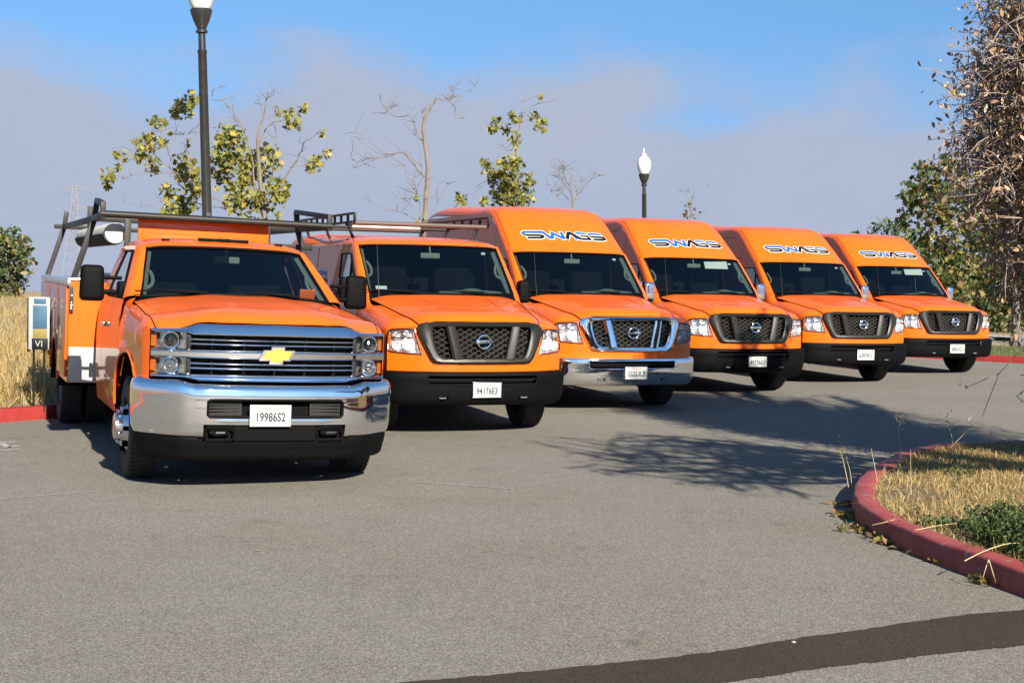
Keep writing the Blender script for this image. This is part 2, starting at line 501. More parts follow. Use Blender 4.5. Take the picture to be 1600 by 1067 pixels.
def red_kerb(name, base, worn, conc, amt):
    m, t, b, co = node_mat(name)
    c = mixc(t, ramp(t, nz(t, co, 5, 6, .65), [(.35, 0.0), (.7, 1.0)]), base, worn)
    c = mixc(t, ramp(t, nz(t, co, 9, 8, .75), [(amt, 0.0), (amt + .06, 1.0)]), c, conc)
    t.links.new(fin(t, c), b.inputs['Base Color']); b.inputs['Roughness'].default_value = .62
    bumpn(t, b, nz(t, co, 60, 5, .6), .4, .006)
red_kerb('kerb_faded', (.225, .029, .027), (.28, .060, .052), (.30, .24, .21), .60)
red_kerb('kerb_bright', (.21, .008, .008), (.26, .02, .016), (.30, .20, .17), .68)
mat('concrete', (.42, .40, .36), .85, noise=(3, .5, (.34, .32, .28)), bump=(40, .4, .006))
mat('faded_paint', (.50, .49, .46), .8, noise=(6, .3, (.26, .25, .23)))

def sheet(name, poly, z, m, kind='structure'):
    o = MB().add([(x, y, z) for x, y in poly], [tuple(range(len(poly)))]).build(name, m, flat=True)
    tag(o, kind=kind)
    return o

# parking lot
sheet('parking_lot', [tn(22, 0), tn(22, -95), tn(-75, -95), tn(-75, 0)], 0.0, 'asphalt')
# rolling dry field behind the kerb, falling away past the crest
def grid_sheet(name, ts, ns, zf, m):
    G = np.array([[(*tn(a, n), zf(a, n)) for a in ts] for n in ns])
    return tag(MB().grid(G).build(name, m), kind='structure')
ts = np.concatenate([-np.geomspace(1500, 40, 14), np.linspace(-36, 22.0, 30)])
nsx = np.concatenate([np.linspace(.14, 60, 50), np.geomspace(64, 1500, 24)])
def zfield(a, n):
    d = max(0, n - 47)
    z = .13 + .05*sin(a*.35)*min(1, n/4) + .06*sin(n*.31 + a*.1)*min(1, n/5)
    return z - (.0011*d*d if d < 30 else .99 + .066*(d-30))
grid_sheet('dry_grass_field', ts, nsx, zfield, 'dry_field')
grid_sheet('dry_grass_field', np.concatenate([np.linspace(22, 80, 20), np.geomspace(90, 1500, 12)]), np.concatenate([np.linspace(10.01, 60, 30), np.geomspace(64, 1500, 24)]), zfield, 'dry_field')
ts2 = np.concatenate([np.linspace(22.14, 28, 10)]); n2 = np.concatenate([-np.linspace(95, 8, 12), np.linspace(-7, 10, 12)])
grid_sheet('lawn', ts2, n2, lambda a, n: .13 + .03*sin(n*.7), 'lawn')
grid_sheet('side_road', np.linspace(28, 33.2, 4), n2, lambda a, n: .02, 'asphalt')
grid_sheet('sidewalk', np.linspace(33.2, 34.6, 3), n2, lambda a, n: .14, 'concrete')
grid_sheet('far_slope', np.concatenate([np.linspace(34.6, 70, 12), np.geomspace(75, 1500, 14)]), np.concatenate([-np.geomspace(900, 70, 8), np.linspace(-60, 10, 14)]), lambda a, n: .13 - (.02*max(0, a-75)), 'dry_field')
# ground on the camera's side of the lot
grid_sheet('near_field', np.concatenate([-np.geomspace(900, 80, 8), np.linspace(-74, 28, 12)]), -np.concatenate([np.geomspace(95.2, 900, 14)]), lambda a, n: .10 - .02*max(0, -n-140), 'dry_field')
grid_sheet('left_field', -np.geomspace(75.2, 900, 12), np.linspace(-95, .14, 12), lambda a, n: .10 - .02*max(0, -a-140), 'dry_field')

# ---- kerbs
def kerb(name, P, wdt, hgt, m, inner=1):
    """kerb swept along a plan path; the outer (road) edge is the path itself"""
    P = np.array(P, float)
    T = np.gradient(P, axis=0); T /= np.linalg.norm(T, axis=1, keepdims=True)
    N = np.stack([-T[:, 1], T[:, 0]], 1) * inner
    prof = [(-.004, -.02), (.0, .02), (.008, hgt - .022), (.013, hgt - .008), (.026, hgt), (wdt - .016, hgt), (wdt, hgt - .012), (wdt, -.02)]
    G = np.array([[(P[i, 0] + N[i, 0]*(o + .004*sin(i*1.7)), P[i, 1] + N[i, 1]*(o + .004*sin(i*1.7)), z + (.004*sin(i*.9 + 1) if z > .05 else 0)) for i in range(len(P))] for o, z in prof])
    return tag(MB().grid(G).build(name, m, ang=50), kind='structure')
back = [tn(a, 0) for a in np.linspace(-60, 19.5, 90)] + [tn(20.6, .0), tn(21.3, -.2), tn(21.75, -.6), tn(21.96, -1.2), tn(22, -2)] + [tn(22, n) for n in -np.linspace(2.6, 60, 60)]
kerb('kerb_back', back, .15, .15, 'kerb_bright', 1)
ISL = [(5.6, -.5), (4.6, 2.4), (3.7, 5.0), (3.12, 6.7), (2.87, 7.55), (2.70, 8.2), (2.56, 8.75), (2.49, 9.35), (2.51, 9.9), (2.66, 10.6), (2.92, 11.35), (3.35, 12.3), (3.84, 13.15), (4.37, 13.68), (4.95, 13.95), (6.0, 14.1), (8, 14.0), (11, 13.2), (14, 11), (16, 7), (16, 2), (12, -2), (8, -2.5)]
isl = cr(np.array(ISL + [ISL[0]]), 6)[:-1]
isl_in = []
kerb('kerb_island', isl[:19*6], .165, .145, 'kerb_faded', -1)
c0 = np.array([9.0, 6.5])
Ti = np.gradient(isl, axis=0); Ti /= np.linalg.norm(Ti, axis=1, keepdims=True)
inn = isl + np.stack([Ti[:, 1], -Ti[:, 0]], 1)*.15
sheet('island_soil', [tuple(p) for p in inn], .118, 'soil')
# tar seam across the lot and worn paint
tt = [(-1.7, 5.22), (-.24, 5.79), (.76, 6.20), (1.65, 6.71), (2.76, 7.27), (3.05, 7.36)]
tb = [(3.30, 6.93), (2.5, 6.55), (1.64, 6.18), (.9, 5.81), (-.3, 5.24), (-1.8, 4.62)]
def wob(P, k):
    Q = cr(np.array(P), 30)
    return [(x + .006*rng.normal(), y + .006*sin(i*.23 + 2*k) + .005*rng.normal()) for i, (x, y) in enumerate(Q)]
sheet('tar_seam', wob(tt, 1) + wob(tb, 2), .004, 'tar_seal')
def stripe(name, a, b, wd, z=.004):
    a, b = np.array(a), np.array(b); d = (b-a)/np.linalg.norm(b-a); n = np.array([-d[1], d[0]])*wd/2
    k = 26
    L_ = [tuple(a + (b-a)*i/k + n*(1 + .5*rng.normal()*.5)) for i in range(k+1)]
    R2 = [tuple(a + (b-a)*i/k - n*(1 + .5*rng.normal()*.5)) for i in range(k+1)]
    return sheet(name, L_ + R2[::-1], z, 'faded_paint')
stripe('worn_line', (-3.9, 9.85), (-3.12, 10.47), .020)
stripe('worn_line', (-.80, 11.27), (.03, 11.0), .020)
def gpx(px, py):
    p = at(px, py, 10.0); k = -CAM_H/(p.z - CAM_H)
    return (p.x*k, p.y*k)
for a, b, wd in (((-14, 691.5), (26, 690.5), .06), ((4, 704), (30, 701.5), .05), ((2, 693), (14, 699), .07), ((14, 699), (28, 696), .05)):
    stripe('painted_mark', gpx(*a), gpx(*b), wd)

# ------------------------------------------------------------------ cargo vans
def stroke(path, wd):
    """flat ribbon of quads along a 2-D path with mitred joints; wd one width or one per point"""
    P = np.array(path, float)
    n = len(P)
    W = np.array(wd if hasattr(wd, '__len__') else [wd] * n, float)
    Lf, Rt = [], []
    for i in range(n):
        d0 = P[i] - P[i-1] if i > 0 else P[i+1] - P[i]
        d1 = P[i+1] - P[i] if i < n - 1 else d0
        d0 = d0 / np.linalg.norm(d0); d1 = d1 / np.linalg.norm(d1)
        n0 = np.array([-d0[1], d0[0]]); n1 = np.array([-d1[1], d1[0]])
        m = n0 + n1
        m = m / max(np.linalg.norm(m), .2)
        k = W[i] / 2 / max(m @ n0, .45)
        Lf.append(P[i] + m * k); Rt.append(P[i] - m * k)
    quads = []
    for i in range(n - 1):
        steps = max(1, int(np.linalg.norm(P[i+1] - P[i]) / 60))
        for s in range(steps):
            a, b = s / steps, (s + 1) / steps
            quads.append([Lf[i]*(1-a) + Lf[i+1]*a, Lf[i]*(1-b) + Lf[i+1]*b, Rt[i]*(1-b) + Rt[i+1]*b, Rt[i]*(1-a) + Rt[i+1]*a])
    return quads

SWAGS = {   # centre lines of the strokes, 1320 wide and 150 tall
    'blue': [([(-4, 98), (36, 126), (318, 128), (398, 26), (438, 26), (462, 112), (600, 24), (618, 34), (612, 140)], [22, 40, 44, 46, 46, 44, 46, 46, 44]),
             ([(775, 78), (826, 12)], [6, 44]), ([(822, 106), (862, 128), (1018, 124)], [8, 32, 32]), ([(1042, 100), (1070, 124), (1262, 122), (1282, 104)], [20, 34, 32, 10])],
    'ink': [([(6, 84), (60, 66), (255, 66), (298, 52), (298, 34), (255, 18), (70, 16), (52, 8)], [24, 34, 34, 36, 36, 34, 34, 14]),
            ([(660, 4), (724, 118), (752, 122), (862, 30), (905, 18), (1060, 16)], [46, 48, 48, 44, 36, 34]), ([(900, 72), (1012, 72), (1050, 18)], [24, 30, 34]),
            ([(1052, 84), (1095, 66), (1262, 66), (1306, 52), (1306, 34), (1262, 18), (1100, 16)], [22, 32, 34, 36, 36, 34, 34])],
}

def swags_logo(root, place):
    """place(u, v, lift) maps logo units to a point on the body"""
    lg = bpy.data.objects.new('logo', None); COL.objects.link(lg); lg.parent = root
    for key, grow, lift, mname, nm in (('all', 20, .003, 'white', 'logo_outline'), ('blue', 0, .006, 'blue', 'logo_letters'), ('ink', 0, .0085, 'ink', 'logo_letters')):
        mb = MB()
        for k in (('blue', 'ink') if key == 'all' else (key,)):
            for path, wd in SWAGS[k]:
                if key != 'all': mb = MB()
                pth = [np.array(p, float) for p in path]
                if grow:
                    d = pth[0] - pth[1]; pth[0] = pth[0] + d / np.linalg.norm(d) * grow * .45
                    d = pth[-1] - pth[-2]; pth[-1] = pth[-1] + d / np.linalg.norm(d) * grow * .45
                for qi, q in enumerate(stroke(pth, np.array(wd)*1.12 + grow)):
                    mb.add([place(a[0], a[1], lift + (.0006 if k == 'ink' and grow else 0)) for a in q], [(0, 1, 2, 3)])
                if key != 'all': mb.build('logo_stroke', mname, lg, flat=True)
        if key == 'all': mb.build(nm, mname, lg, flat=True)
    return lg

def yF(x, z):
    return .30 * abs(x) ** 2.8 + .13 * max(z - .82, 0) ** 1.3

VZ = [(.3, .975), (.45, .985), (.7, 1.0), (1.1, 1.0), (1.2, .997), (1.42, .972), (1.7, .94), (2.04, .904), (2.3, .882), (2.55, .856), (2.8, .83)]
VY = [(.2, .955), (.32, .975), (.62, .998), (1.0, 1.0), (5.6, 1.0), (6.0, .985), (6.15, .95)]
def vanX(y, z): return interp(z, VZ) * interp(y, VY)

def van(label, loc, rz, high=True, chrome=False, chrome_mirror=True, number='', visor=False, frame=None, steer=0.0):
    root = thing('cargo_van', label, 'van', (loc[0], loc[1], 0), radians(rz), 'orange vans parked in the angled row')
    R_ = root
    # ---- hood
    HR = [[(0, .035, 1.214), (.35, .05, 1.214), (.56, .095, 1.205), (.665, .15, 1.168)],
          [(0, .085, 1.262), (.35, .10, 1.26), (.585, .15, 1.243), (.688, .215, 1.20)],
          [(0, .42, 1.337), (.35, .43, 1.336), (.63, .48, 1.312), (.75, .545, 1.265)],
          [(0, .95, 1.418), (.38, .97, 1.414), (.70, 1.0, 1.388), (.82, 1.03, 1.345)],
          [(0, 1.30, 1.466), (.40, 1.33, 1.462), (.76, 1.38, 1.438), (.875, 1.42, 1.405)]]
    h = MB().loft(HR, 8, 6, True).build('hood', 'orange', R_)
    for s in (-1, 1):   # shut line round the hood
        MB().tube([(s*r[3][0] + s*.003, r[3][1], r[3][2] + .001) for r in HR], .0048, 5, smooth=5).build('shut_line', 'dark_void', h)
    for s in (-1, 1):   # pressed crease on the hood
        MB().tube([(s*.33, .30, 1.318), (s*.36, .7, 1.381), (s*.40, 1.15, 1.437)], [.001, .006, .003], 6, smooth=4).build('hood_crease', 'orange', h)
    # black cowl below the glass
    MB().loft([[(0, 1.295, 1.461), (.40, 1.325, 1.458), (.76, 1.377, 1.434), (.872, 1.42, 1.40)],
               [(0, 1.375, 1.478), (.45, 1.405, 1.48), (.75, 1.465, 1.484), (.862, 1.50, 1.483)]], 6, 2, True).build('cowl', 'black_plastic', R_)
    # ---- fenders
    FS = [[(.672, .16, 1.158), (.80, .20, 1.142), (.90, .255, 1.132), (.955, .30, 1.11), (.972, .325, 1.06)],
          [(.694, .225, 1.192), (.81, .255, 1.182), (.91, .30, 1.16), (.968, .345, 1.12), (.985, .38, 1.06)],
          [(.756, .555, 1.260), (.85, .57, 1.25), (.935, .59, 1.215), (.985, .605, 1.15), (.998, .62, 1.06)],
          [(.826, 1.04, 1.340), (.89, 1.05, 1.325), (.95, 1.06, 1.28), (.987, 1.065, 1.20), (1.0, 1.07, 1.06)],
          [(.881, 1.43, 1.40), (.92, 1.45, 1.392), (.96, 1.47, 1.355), (.982, 1.49, 1.28), (1.0, 1.5, 1.06)],
          [(.868, 1.50, 1.483), (.935, 1.525, 1.462), (.968, 1.555, 1.42), (.984, 1.56, 1.32), (1.0, 1.565, 1.06)]]
    top_side = [(.325, 1.06), (1.565, 1.06)]
    WY, RY, WR = 1.0, 4.72, .395
    AR = .47
    def zb(y):
        z = .40 if y > 1.6 else (.44 if y > .55 else .62)
        for wy in (WY, RY):
            if abs(y - wy) < AR: z = max(z, .385 + sqrt(max(AR*AR - (y-wy)**2, 0)))
        return z
    arch = [WY + AR * cos(pi*k/16) for k in range(17)] + [RY + AR * cos(pi*k/16) for k in range(17)] + [WY - AR - 1e-3, WY + AR + 1e-3, RY - AR - 1e-3, RY + AR + 1e-3]
    ROOF0 = 2.04
    def zt(y):
        if y < 2.22: return interp(y, [(1.565, 1.42), (2.22, ROOF0)])
        if high: return interp(y, [(2.22, ROOF0), (2.52, 2.25), (2.82, 2.46), (3.02, 2.565), (3.15, 2.59), (6.0, 2.585), (6.15, 2.57)])
        return interp(y, [(2.22, ROOF0), (2.34, 2.03), (6.0, 2.035), (6.15, 2.02)])
    for s in (-1, 1):
        f = MB().loft([[(s*p[0], p[1], p[2]) for p in r] for r in FS], 4, 5)
        f.grid(side_sheet(vanX, .325, 1.565, zb, lambda y: 1.061, 24, 6, arch, s))
        f.build('fender', 'orange', R_)
        # pillar, door, cargo side
        ap = [[(.969, 1.56, 1.42), (.937, 1.89, 1.73), (.904, 2.22, 2.04)], [(.945, 1.525, 1.455), (.917, 1.84, 1.765), (.882, 2.145, 2.055)], [(.868, 1.50, 1.487), (.86, 1.80, 1.755), (.852, 2.10, 2.02)]]
        MB().loft([[(s*p[0], p[1], p[2]) for p in r] for r in ap], 4, 3).build('windshield_pillar', 'orange', R_)
        d = MB().grid(side_sheet(vanX, 1.572, 2.69, zb, zt, 14, 14, (2.22, 2.34), s)).build('door', 'orange', R_)
        # side window with its rubber
        wrow = [[(y, 1.44) for y in (1.72, 2.0, 2.3, 2.60)], [(y, 1.68) for y in (1.93, 2.15, 2.38, 2.605)], [(y, 1.92) for y in (2.17, 2.3, 2.45, 2.60)]]
        MB().loft([[(s*(vanX(y, z) + .006), y, z) for y, z in r] for r in wrow], 3, 3).build('side_window', 'dark_glass', d)
        per = [wrow[0][0], wrow[0][3], wrow[1][3], wrow[2][3], wrow[2][0], wrow[1][0]]
        MB().tube([(s*(vanX(y, z) + .006), y, z) for y, z in per], .011, 6, closed=True).build('window_rubber', 'black_plastic', d)
        MB().tube([(s*(vanX(2.1, 1.44)+.008), 2.02, 1.44), (s*(vanX(2.1, 1.84)+.008), 2.08, 1.84)], .012, 6).build('window_divider', 'black_plastic', d)
        MB().box((s*1.012, 2.50, 1.20), (.03, .17, .04), .012).build('door_handle', 'black_plastic', d)
        cg = MB().grid(side_sheet(vanX, 2.697, 6.13, zb, zt, 30, 14, arch + [2.82, 3.02, 3.15], s)).build('cargo_side', 'orange', R_)
        if high:
            MB().tube([(s*(vanX(y, 2.10)+.001), y, 2.10) for y in (2.75, 3.5, 4.5, 6.08)], .005, 5).build('roof_seam', 'dark_void', cg)
            MB().tube([(s*(vanX(y, 2.47)+.001), y, 2.47) for y in (3.05, 3.5, 4.5, 6.08)], .004, 5).build('roof_seam', 'dark_void', cg)
        for yy in ((3.95, 5.2) if s > 0 else (3.95,)):
            MB().tube([(s*(vanX(yy, z)+.001), yy, z) for z in np.linspace(.95 if 4.3 < yy < 5.2 else .5, 2.0, 8)], .004, 5).build('panel_seam', 'dark_void', cg)
        MB().tube([(s*(vanX(y, .62)+.006), y, .62) for y in (1.5, 2.5, 4.2)], .014, 6).build('rub_strip', 'black_plastic', cg)
        if not (high and False):
            def place(u, v, l, s=s):
                yy = 3.3 + u / 1320 * 1.9 if s < 0 else 5.2 - u / 1320 * 1.9
                if s < 0: yy = 5.2 - u / 1320 * 1.9
                else: yy = 3.3 + u / 1320 * 1.9
                zz = (1.98 if high else 1.50) + v / 150 * .22
                return (s * (vanX(yy, zz) + l), yy, zz)
            swags_logo(cg, place)
        wf = wheel(R_, (s*.845, WY, WR), WR, .235, s)
        wf.rotation_euler.z = radians(steer)
        wheel(R_, (s*.845, RY, WR), WR, .235, s)
        # wheel wells
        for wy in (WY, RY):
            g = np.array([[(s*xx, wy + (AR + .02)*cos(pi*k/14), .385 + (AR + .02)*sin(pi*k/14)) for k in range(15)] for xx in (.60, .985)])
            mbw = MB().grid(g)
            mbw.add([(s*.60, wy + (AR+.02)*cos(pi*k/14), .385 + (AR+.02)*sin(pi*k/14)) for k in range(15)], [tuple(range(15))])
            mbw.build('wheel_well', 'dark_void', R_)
    # ---- windshield
    GW = [[(0, 1.375, 1.479), (.45, 1.405, 1.481), (.75, 1.463, 1.485), (.862, 1.502, 1.487)],
          [(0, 1.68, 1.76), (.45, 1.705, 1.76), (.75, 1.76, 1.755), (.858, 1.80, 1.752)],
          [(0, 1.985, 2.034), (.45, 2.006, 2.031), (.74, 2.055, 2.022), (.85, 2.10, 2.006)]]
    gw = MB().loft(GW, 6, 4, True).build('windshield', 'glass', R_)
    bot = cr(mirror_row(GW[0]), 6); top = cr(mirror_row(GW[2]), 6)
    loop = np.concatenate([bot, top[::-1]])
    MB().tube(loop, .013, 6, closed=True).build('windshield_seal', 'black_plastic', gw)
    for s, y0 in ((-.55, 0), (.25, 0)):   # wipers
        wp = MB()
        wp.tube([(s+.22, 1.35, 1.482), (s+.05, 1.375, 1.50), (s-.22, 1.43, 1.512)], [.011, .009, .006], 6)
        wp.tube([(s-.38, 1.452, 1.512), (s-.1, 1.41, 1.512), (s+.22, 1.405, 1.506)], .007, 6, smooth=3)
        wp.build('wiper', 'black_plastic', gw)
    # ---- roof
    c0 = [(0, 1.968, 2.043), (.45, 1.989, 2.041), (.75, 2.04, 2.034), (.86, 2.095, 2.025), (.890, 2.155, 2.036), (.904, 2.22, 2.04)]
    if high:
        C = [c0,
             [(0, 2.28, 2.30), (.45, 2.305, 2.296), (.745, 2.365, 2.285), (.835, 2.41, 2.272), (.870, 2.46, 2.26), (.885, 2.52, 2.25)],
             [(0, 2.60, 2.535), (.45, 2.625, 2.53), (.73, 2.675, 2.517), (.815, 2.72, 2.50), (.85, 2.77, 2.48), (.863, 2.82, 2.46)],
             [(0, 2.82, 2.650), (.45, 2.84, 2.646), (.72, 2.88, 2.633), (.800, 2.92, 2.613), (.838, 2.97, 2.585), (.850, 3.02, 2.562)],
             [(0, 3.02, 2.692), (.45, 3.03, 2.688), (.72, 3.05, 2.673), (.795, 3.08, 2.65), (.836, 3.12, 2.62), (.848, 3.15, 2.588)],
             [(0, 3.6, 2.712), (.45, 3.6, 2.706), (.72, 3.6, 2.688), (.795, 3.6, 2.663), (.836, 3.6, 2.628), (.850, 3.6, 2.588)],
             [(0, 5.9, 2.700), (.45, 5.9, 2.695), (.72, 5.9, 2.678), (.795, 5.9, 2.655), (.836, 5.9, 2.62), (.848, 5.9, 2.583)],
             [(0, 6.14, 2.65), (.45, 6.14, 2.645), (.70, 6.14, 2.63), (.77, 6.14, 2.61), (.80, 6.14, 2.58), (.81, 6.14, 2.56)]]
    else:
        C = [c0,
             [(0, 2.06, 2.085), (.45, 2.08, 2.083), (.74, 2.125, 2.073), (.83, 2.165, 2.06), (.880, 2.22, 2.052), (.9035, 2.27, 2.035)],
             [(0, 2.30, 2.120), (.45, 2.31, 2.116), (.72, 2.335, 2.102), (.82, 2.36, 2.085), (.885, 2.385, 2.06), (.904, 2.40, 2.032)],
             [(0, 3.6, 2.14), (.45, 3.6, 2.135), (.72, 3.6, 2.118), (.82, 3.6, 2.098), (.885, 3.6, 2.065), (.904, 3.6, 2.034)],
             [(0, 5.95, 2.13), (.45, 5.95, 2.125), (.72, 5.95, 2.11), (.82, 5.95, 2.09), (.885, 5.95, 2.06), (.904, 5.95, 2.034)],
             [(0, 6.14, 2.08), (.45, 6.14, 2.075), (.70, 6.14, 2.06), (.78, 6.14, 2.05), (.84, 6.14, 2.03), (.86, 6.14, 2.02)]]
    rf = MB().loft(C, 7, 7, True).build('roof', 'orange', R_, ang=50)
    G = surf(C, 7, 7, True)
    if high:
        for s in (-1, 1):   # seam of the front cap
            idx = int(G.shape[1] / 2 + s * (G.shape[1] / 2) * .66)
            pts = [G[i, idx] + np.array([0, -.001, .0005]) for i in range(0, 26)]
            MB().tube(pts, .0032, 5).build('roof_seam', 'dark_void', rf)
        cap = G[:22]
        lens = np.concatenate([[0], np.cumsum(np.linalg.norm(np.diff(cap[:, cap.shape[1]//2], axis=0), axis=1))])
        def at_cap(x, s_):
            i = min(max(np.searchsorted(lens, s_) - 1, 0), len(lens) - 2)
            t = (s_ - lens[i]) / (lens[i+1] - lens[i])
            q = []
            for k in (i, i + 1):
                q.append(np.array([np.interp(x, cap[k][:, 0], cap[k][:, a]) for a in range(3)]))
            return q[0] * (1 - t) + q[1] * t
        def place(u, v, l):
            x = (u / 1320 - .5) * 1.27
            s_ = .275 + v / 150 * .185
            p = at_cap(x, s_); n = np.cross(at_cap(x + .02, s_) - p, at_cap(x, s_ + .02) - p)
            n = n / np.linalg.norm(n)
            if n[1] > 0: n = -n
            return p + n * l
        swags_logo(rf, place)
    # ---- front: fascia, grille, lamps, bumper
    GO = [(0, 1.208), (.30, 1.208), (.600, 1.203), (.660, 1.188), (.705, 1.140), (.702, 1.085), (.655, .975), (.580, .825), (.545, .787), (.48, .776), (.25, .774), (0, .774)]   # grille outline
    HL = [(.715, 1.128), (.80, 1.132), (.90, 1.122), (.955, 1.105), (.968, 1.04), (.968, .905), (.94, .888), (.80, .877), (.655, .868), (.69, .98), (.71, 1.06)]
    gfull = [(-a, b) for a, b in reversed(GO)] + GO
    gin = [(a*.95, .985 + (b-.985)*.93) for a, b in gfull]
    hin = [[(s*(.815 + (a-.815)*.93), .995 + (b-.995)*.93) for a, b in HL] for s in (-1, 1)]
    xs = np.linspace(-.972, .972, 109)
    def ztop(x): return interp(abs(x), [(0, 1.208), (.58, 1.20), (.66, 1.165), (.72, 1.146), (.90, 1.132), (.972, 1.06)])
    Gf = np.array([[(x, yF(x, z) + .012, z) for x in xs for z in [.665 + (ztop(x) - .665) * k / 40]] for k in range(41)])
    def keepf(c):
        return not (inpoly(c[0], c[2], gin) or inpoly(c[0], c[2], hin[0]) or inpoly(c[0], c[2], hin[1]))
    MB().grid(Gf, keep=keepf).build('front_panel', 'orange', R_)
    gm = 'chrome' if chrome else 'grey_satin'
    # surround: a ring with a rounded face
    def ring(scale_x, dz, proud):
        return [(a*scale_x if abs(a) > .001 else a, .992 + (b-.992)*dz, proud) for a, b in GO]
    op = [(0, 1.158), (.30, 1.158), (.515, 1.155), (.540, 1.146), (.550, 1.12), (.546, 1.05), (.520, .95), (.487, .872), (.457, .842), (.41, .832), (.25, .832), (0, .832)]
    rows = []
    def rowof(P, pr): return [(a, yF(a, b) - pr, b) for a, b in P]
    mid = [(.5*(a[0]+b[0]), .5*(a[1]+b[1])) for a, b in zip(GO, op)]
    ins = lambda P, k, q: [(a*(1-k) + c*k, b*(1-k) + d*k) for (a, b), (c, d) in zip(P, q)]
    gr = MB()
    for s in (-1, 1):
        prof = [(GO, -.02), (ins(GO, .06, op), .022), (ins(GO, .35, op), .036), (ins(GO, .8, op), .026), (op, .012), (op, -.07)]
        rr = [[(s*p[0], p[1], p[2]) for p in rowof(P, pr)] for P, pr in prof]
        gr.loft(rr, 2, 2, su=False, sv=False)
    grille = gr.build('grille', gm, R_, ang=30)
    for s in (-1, 1):   # the two slanting struts
        st = MB()
        zz = np.linspace(1.165, .825, 9)
        sec = []
        for z in zz:
            t = (1.165 - z) / .34
            xc = .365 - .075 * t; hw = .050 + .006 * t
            sec.append([(s*(xc-hw), yF(xc, z) + .05, z), (s*(xc-hw), yF(xc, z) - .030, z), (s*(xc-hw*.6), yF(xc, z) - .042, z), (s*(xc+hw*.6), yF(xc, z) - .042, z), (s*(xc+hw), yF(xc, z) - .024, z), (s*(xc+hw), yF(xc, z) + .05, z)])
        st.grid(np.array(sec)).build('grille_strut', gm, grille)
    mesh = MB()   # diamond wire behind
    pit = .098
    for k in range(-16, 17):
        for sl in (-1, 1):
            P = []
            for z in np.linspace(1.155, .835, 14):
                x = k * pit + sl * (z - .99) * 1.75
                if abs(x) < .565 and inpoly(x, z, [(-a, b) for a, b in reversed(op)] + op): P.append((x, yF(x, z) + .028 + .004*sl, z))
            if len(P) > 1: mesh.tube(P, .0046, 4, cap=False)
    mesh.build('grille_mesh', 'mesh_bar', grille)
    bk = MB().grid(np.array([[(x, yF(x, z) + .09, z) for x in np.linspace(-.62, .62, 21)] for z in np.linspace(.80, 1.19, 6)]))
    bk.build('grille_backing', 'dark_void', grille)
    # emblem
    em = MB()
    cz, ey = 1.005, yF(0, 1) - .012
    em.tube([(.072*cos(t), ey - .006, cz + .068*sin(t)) for t in np.linspace(0, 2*pi, 29)[:-1]], .0115, 8, closed=True)
    em.box((0, ey - .010, cz), (.185, .018, .036), .006)
    em.build('emblem', 'chrome', grille)
    text('emblem_lettering', 'NISSAN', .027, 'lamp_black', grille, (0, ey - .0205, cz), sx=1.1)
    # headlamps
    for s in (-1, 1):
        hb = MB()
        n = len(HL)
        outer = [(s*a, yF(a, b) - .002, b) for a, b in HL]
        inner = [(s*(.815+(a-.815)*.92), yF(a, b) + .085, .995+(b-.995)*.9) for a, b in HL]
        hb.add(outer + inner, [(i, (i+1) % n, n + (i+1) % n, n + i) for i in range(n)] + [tuple(range(n, 2*n))])
        hl = hb.build('headlight', 'reflector', R_)
        MB().tube(outer, .006, 6, closed=True).build('lamp_seal', 'lamp_black', hl)
        for (a, b, r) in ((.775, .975, .072), (.885, .955, .05), (.80, 1.085, .03), (.90, 1.07, .028)):
            bl = MB().lathe([(r, -.012), (r*.97, 0), (r*.8, .03), (r*.45, .05), (.0001, .055)], (s*a, yF(a, b) + .028, b), 'Y', 18).build('lamp_bowl', 'reflector_smooth', hl)
            MB().lathe([(.0001, -.02), (r*.2, -.012), (r*.24, .02), (r*.24, .05)], (s*a, yF(a, b) + .03, b), 'Y', 10).build('bulb', 'white', hl)
        MB().loft([[(s*a, yF(a, z) + .05, z) for a in (.70, .80, .93)] for z in (1.035, 1.022)], 3, 2).build('lamp_divider', 'chrome_satin', hl)
        MB().box((s*.945, yF(.945, 1)+.035, 1.0), (.022, .03, .17), .005).build('side_marker', 'amber', hl)
        MB().add([(p[0], p[1] - .003, p[2]) for p in outer], [tuple(range(n))]).build('lamp_lens', 'lens', hl, flat=True)
    # bumper
    bm_ = 'chrome' if chrome else 'black_plastic'
    path = [(0, .0), (.35, .012), (.62, .06), (.80, .125), (.90, .185), (.955, .25), (.985, .35), (.993, .46), (.993, .545)]
    pp = np.array(path); 
    PP = cr(pp, 4)
    T = np.gradient(PP, axis=0); T /= np.linalg.norm(T, axis=1, keepdims=True)
    N = np.stack([T[:, 1], -T[:, 0]], 1)
    N[0] = (0, -1)
    prof = [(-.06, .690), (.012, .688), (.042, .678), (.050, .655), (.05, .56), (.046, .47), (.03, .39), (.005, .352), (-.03, .338), (-.09, .335)]
    rows = [[(PP[i, 0] + N[i, 0]*o, PP[i, 1] + N[i, 1]*o, z + (.0 if z > .4 else max(0, PP[i, 1]-.2)*.25)) for i in range(len(PP))] for o, z in prof]
    slot = [(-.60, .654), (.60, .654), (.612, .635), (.605, .572), (.57, .552), (-.57, .552), (-.605, .572), (-.612, .635)]
    tow = [[(s*.395, .445), (s*.505, .445), (s*.51, .43), (s*.505, .405), (s*.395, .405), (s*.39, .43)] for s in (-1, 1)]
    def keepb(c):
        if c[1] > .16: return True
        return not (inpoly(c[0], c[2], slot) or inpoly(c[0], c[2], tow[0]) or inpoly(c[0], c[2], tow[1]))
    gb = surf(rows, 2, 5, True, su=False)
    bump = MB().grid(gb, keep=keepb).build('bumper', bm_, R_, ang=45)
    fr = MB()
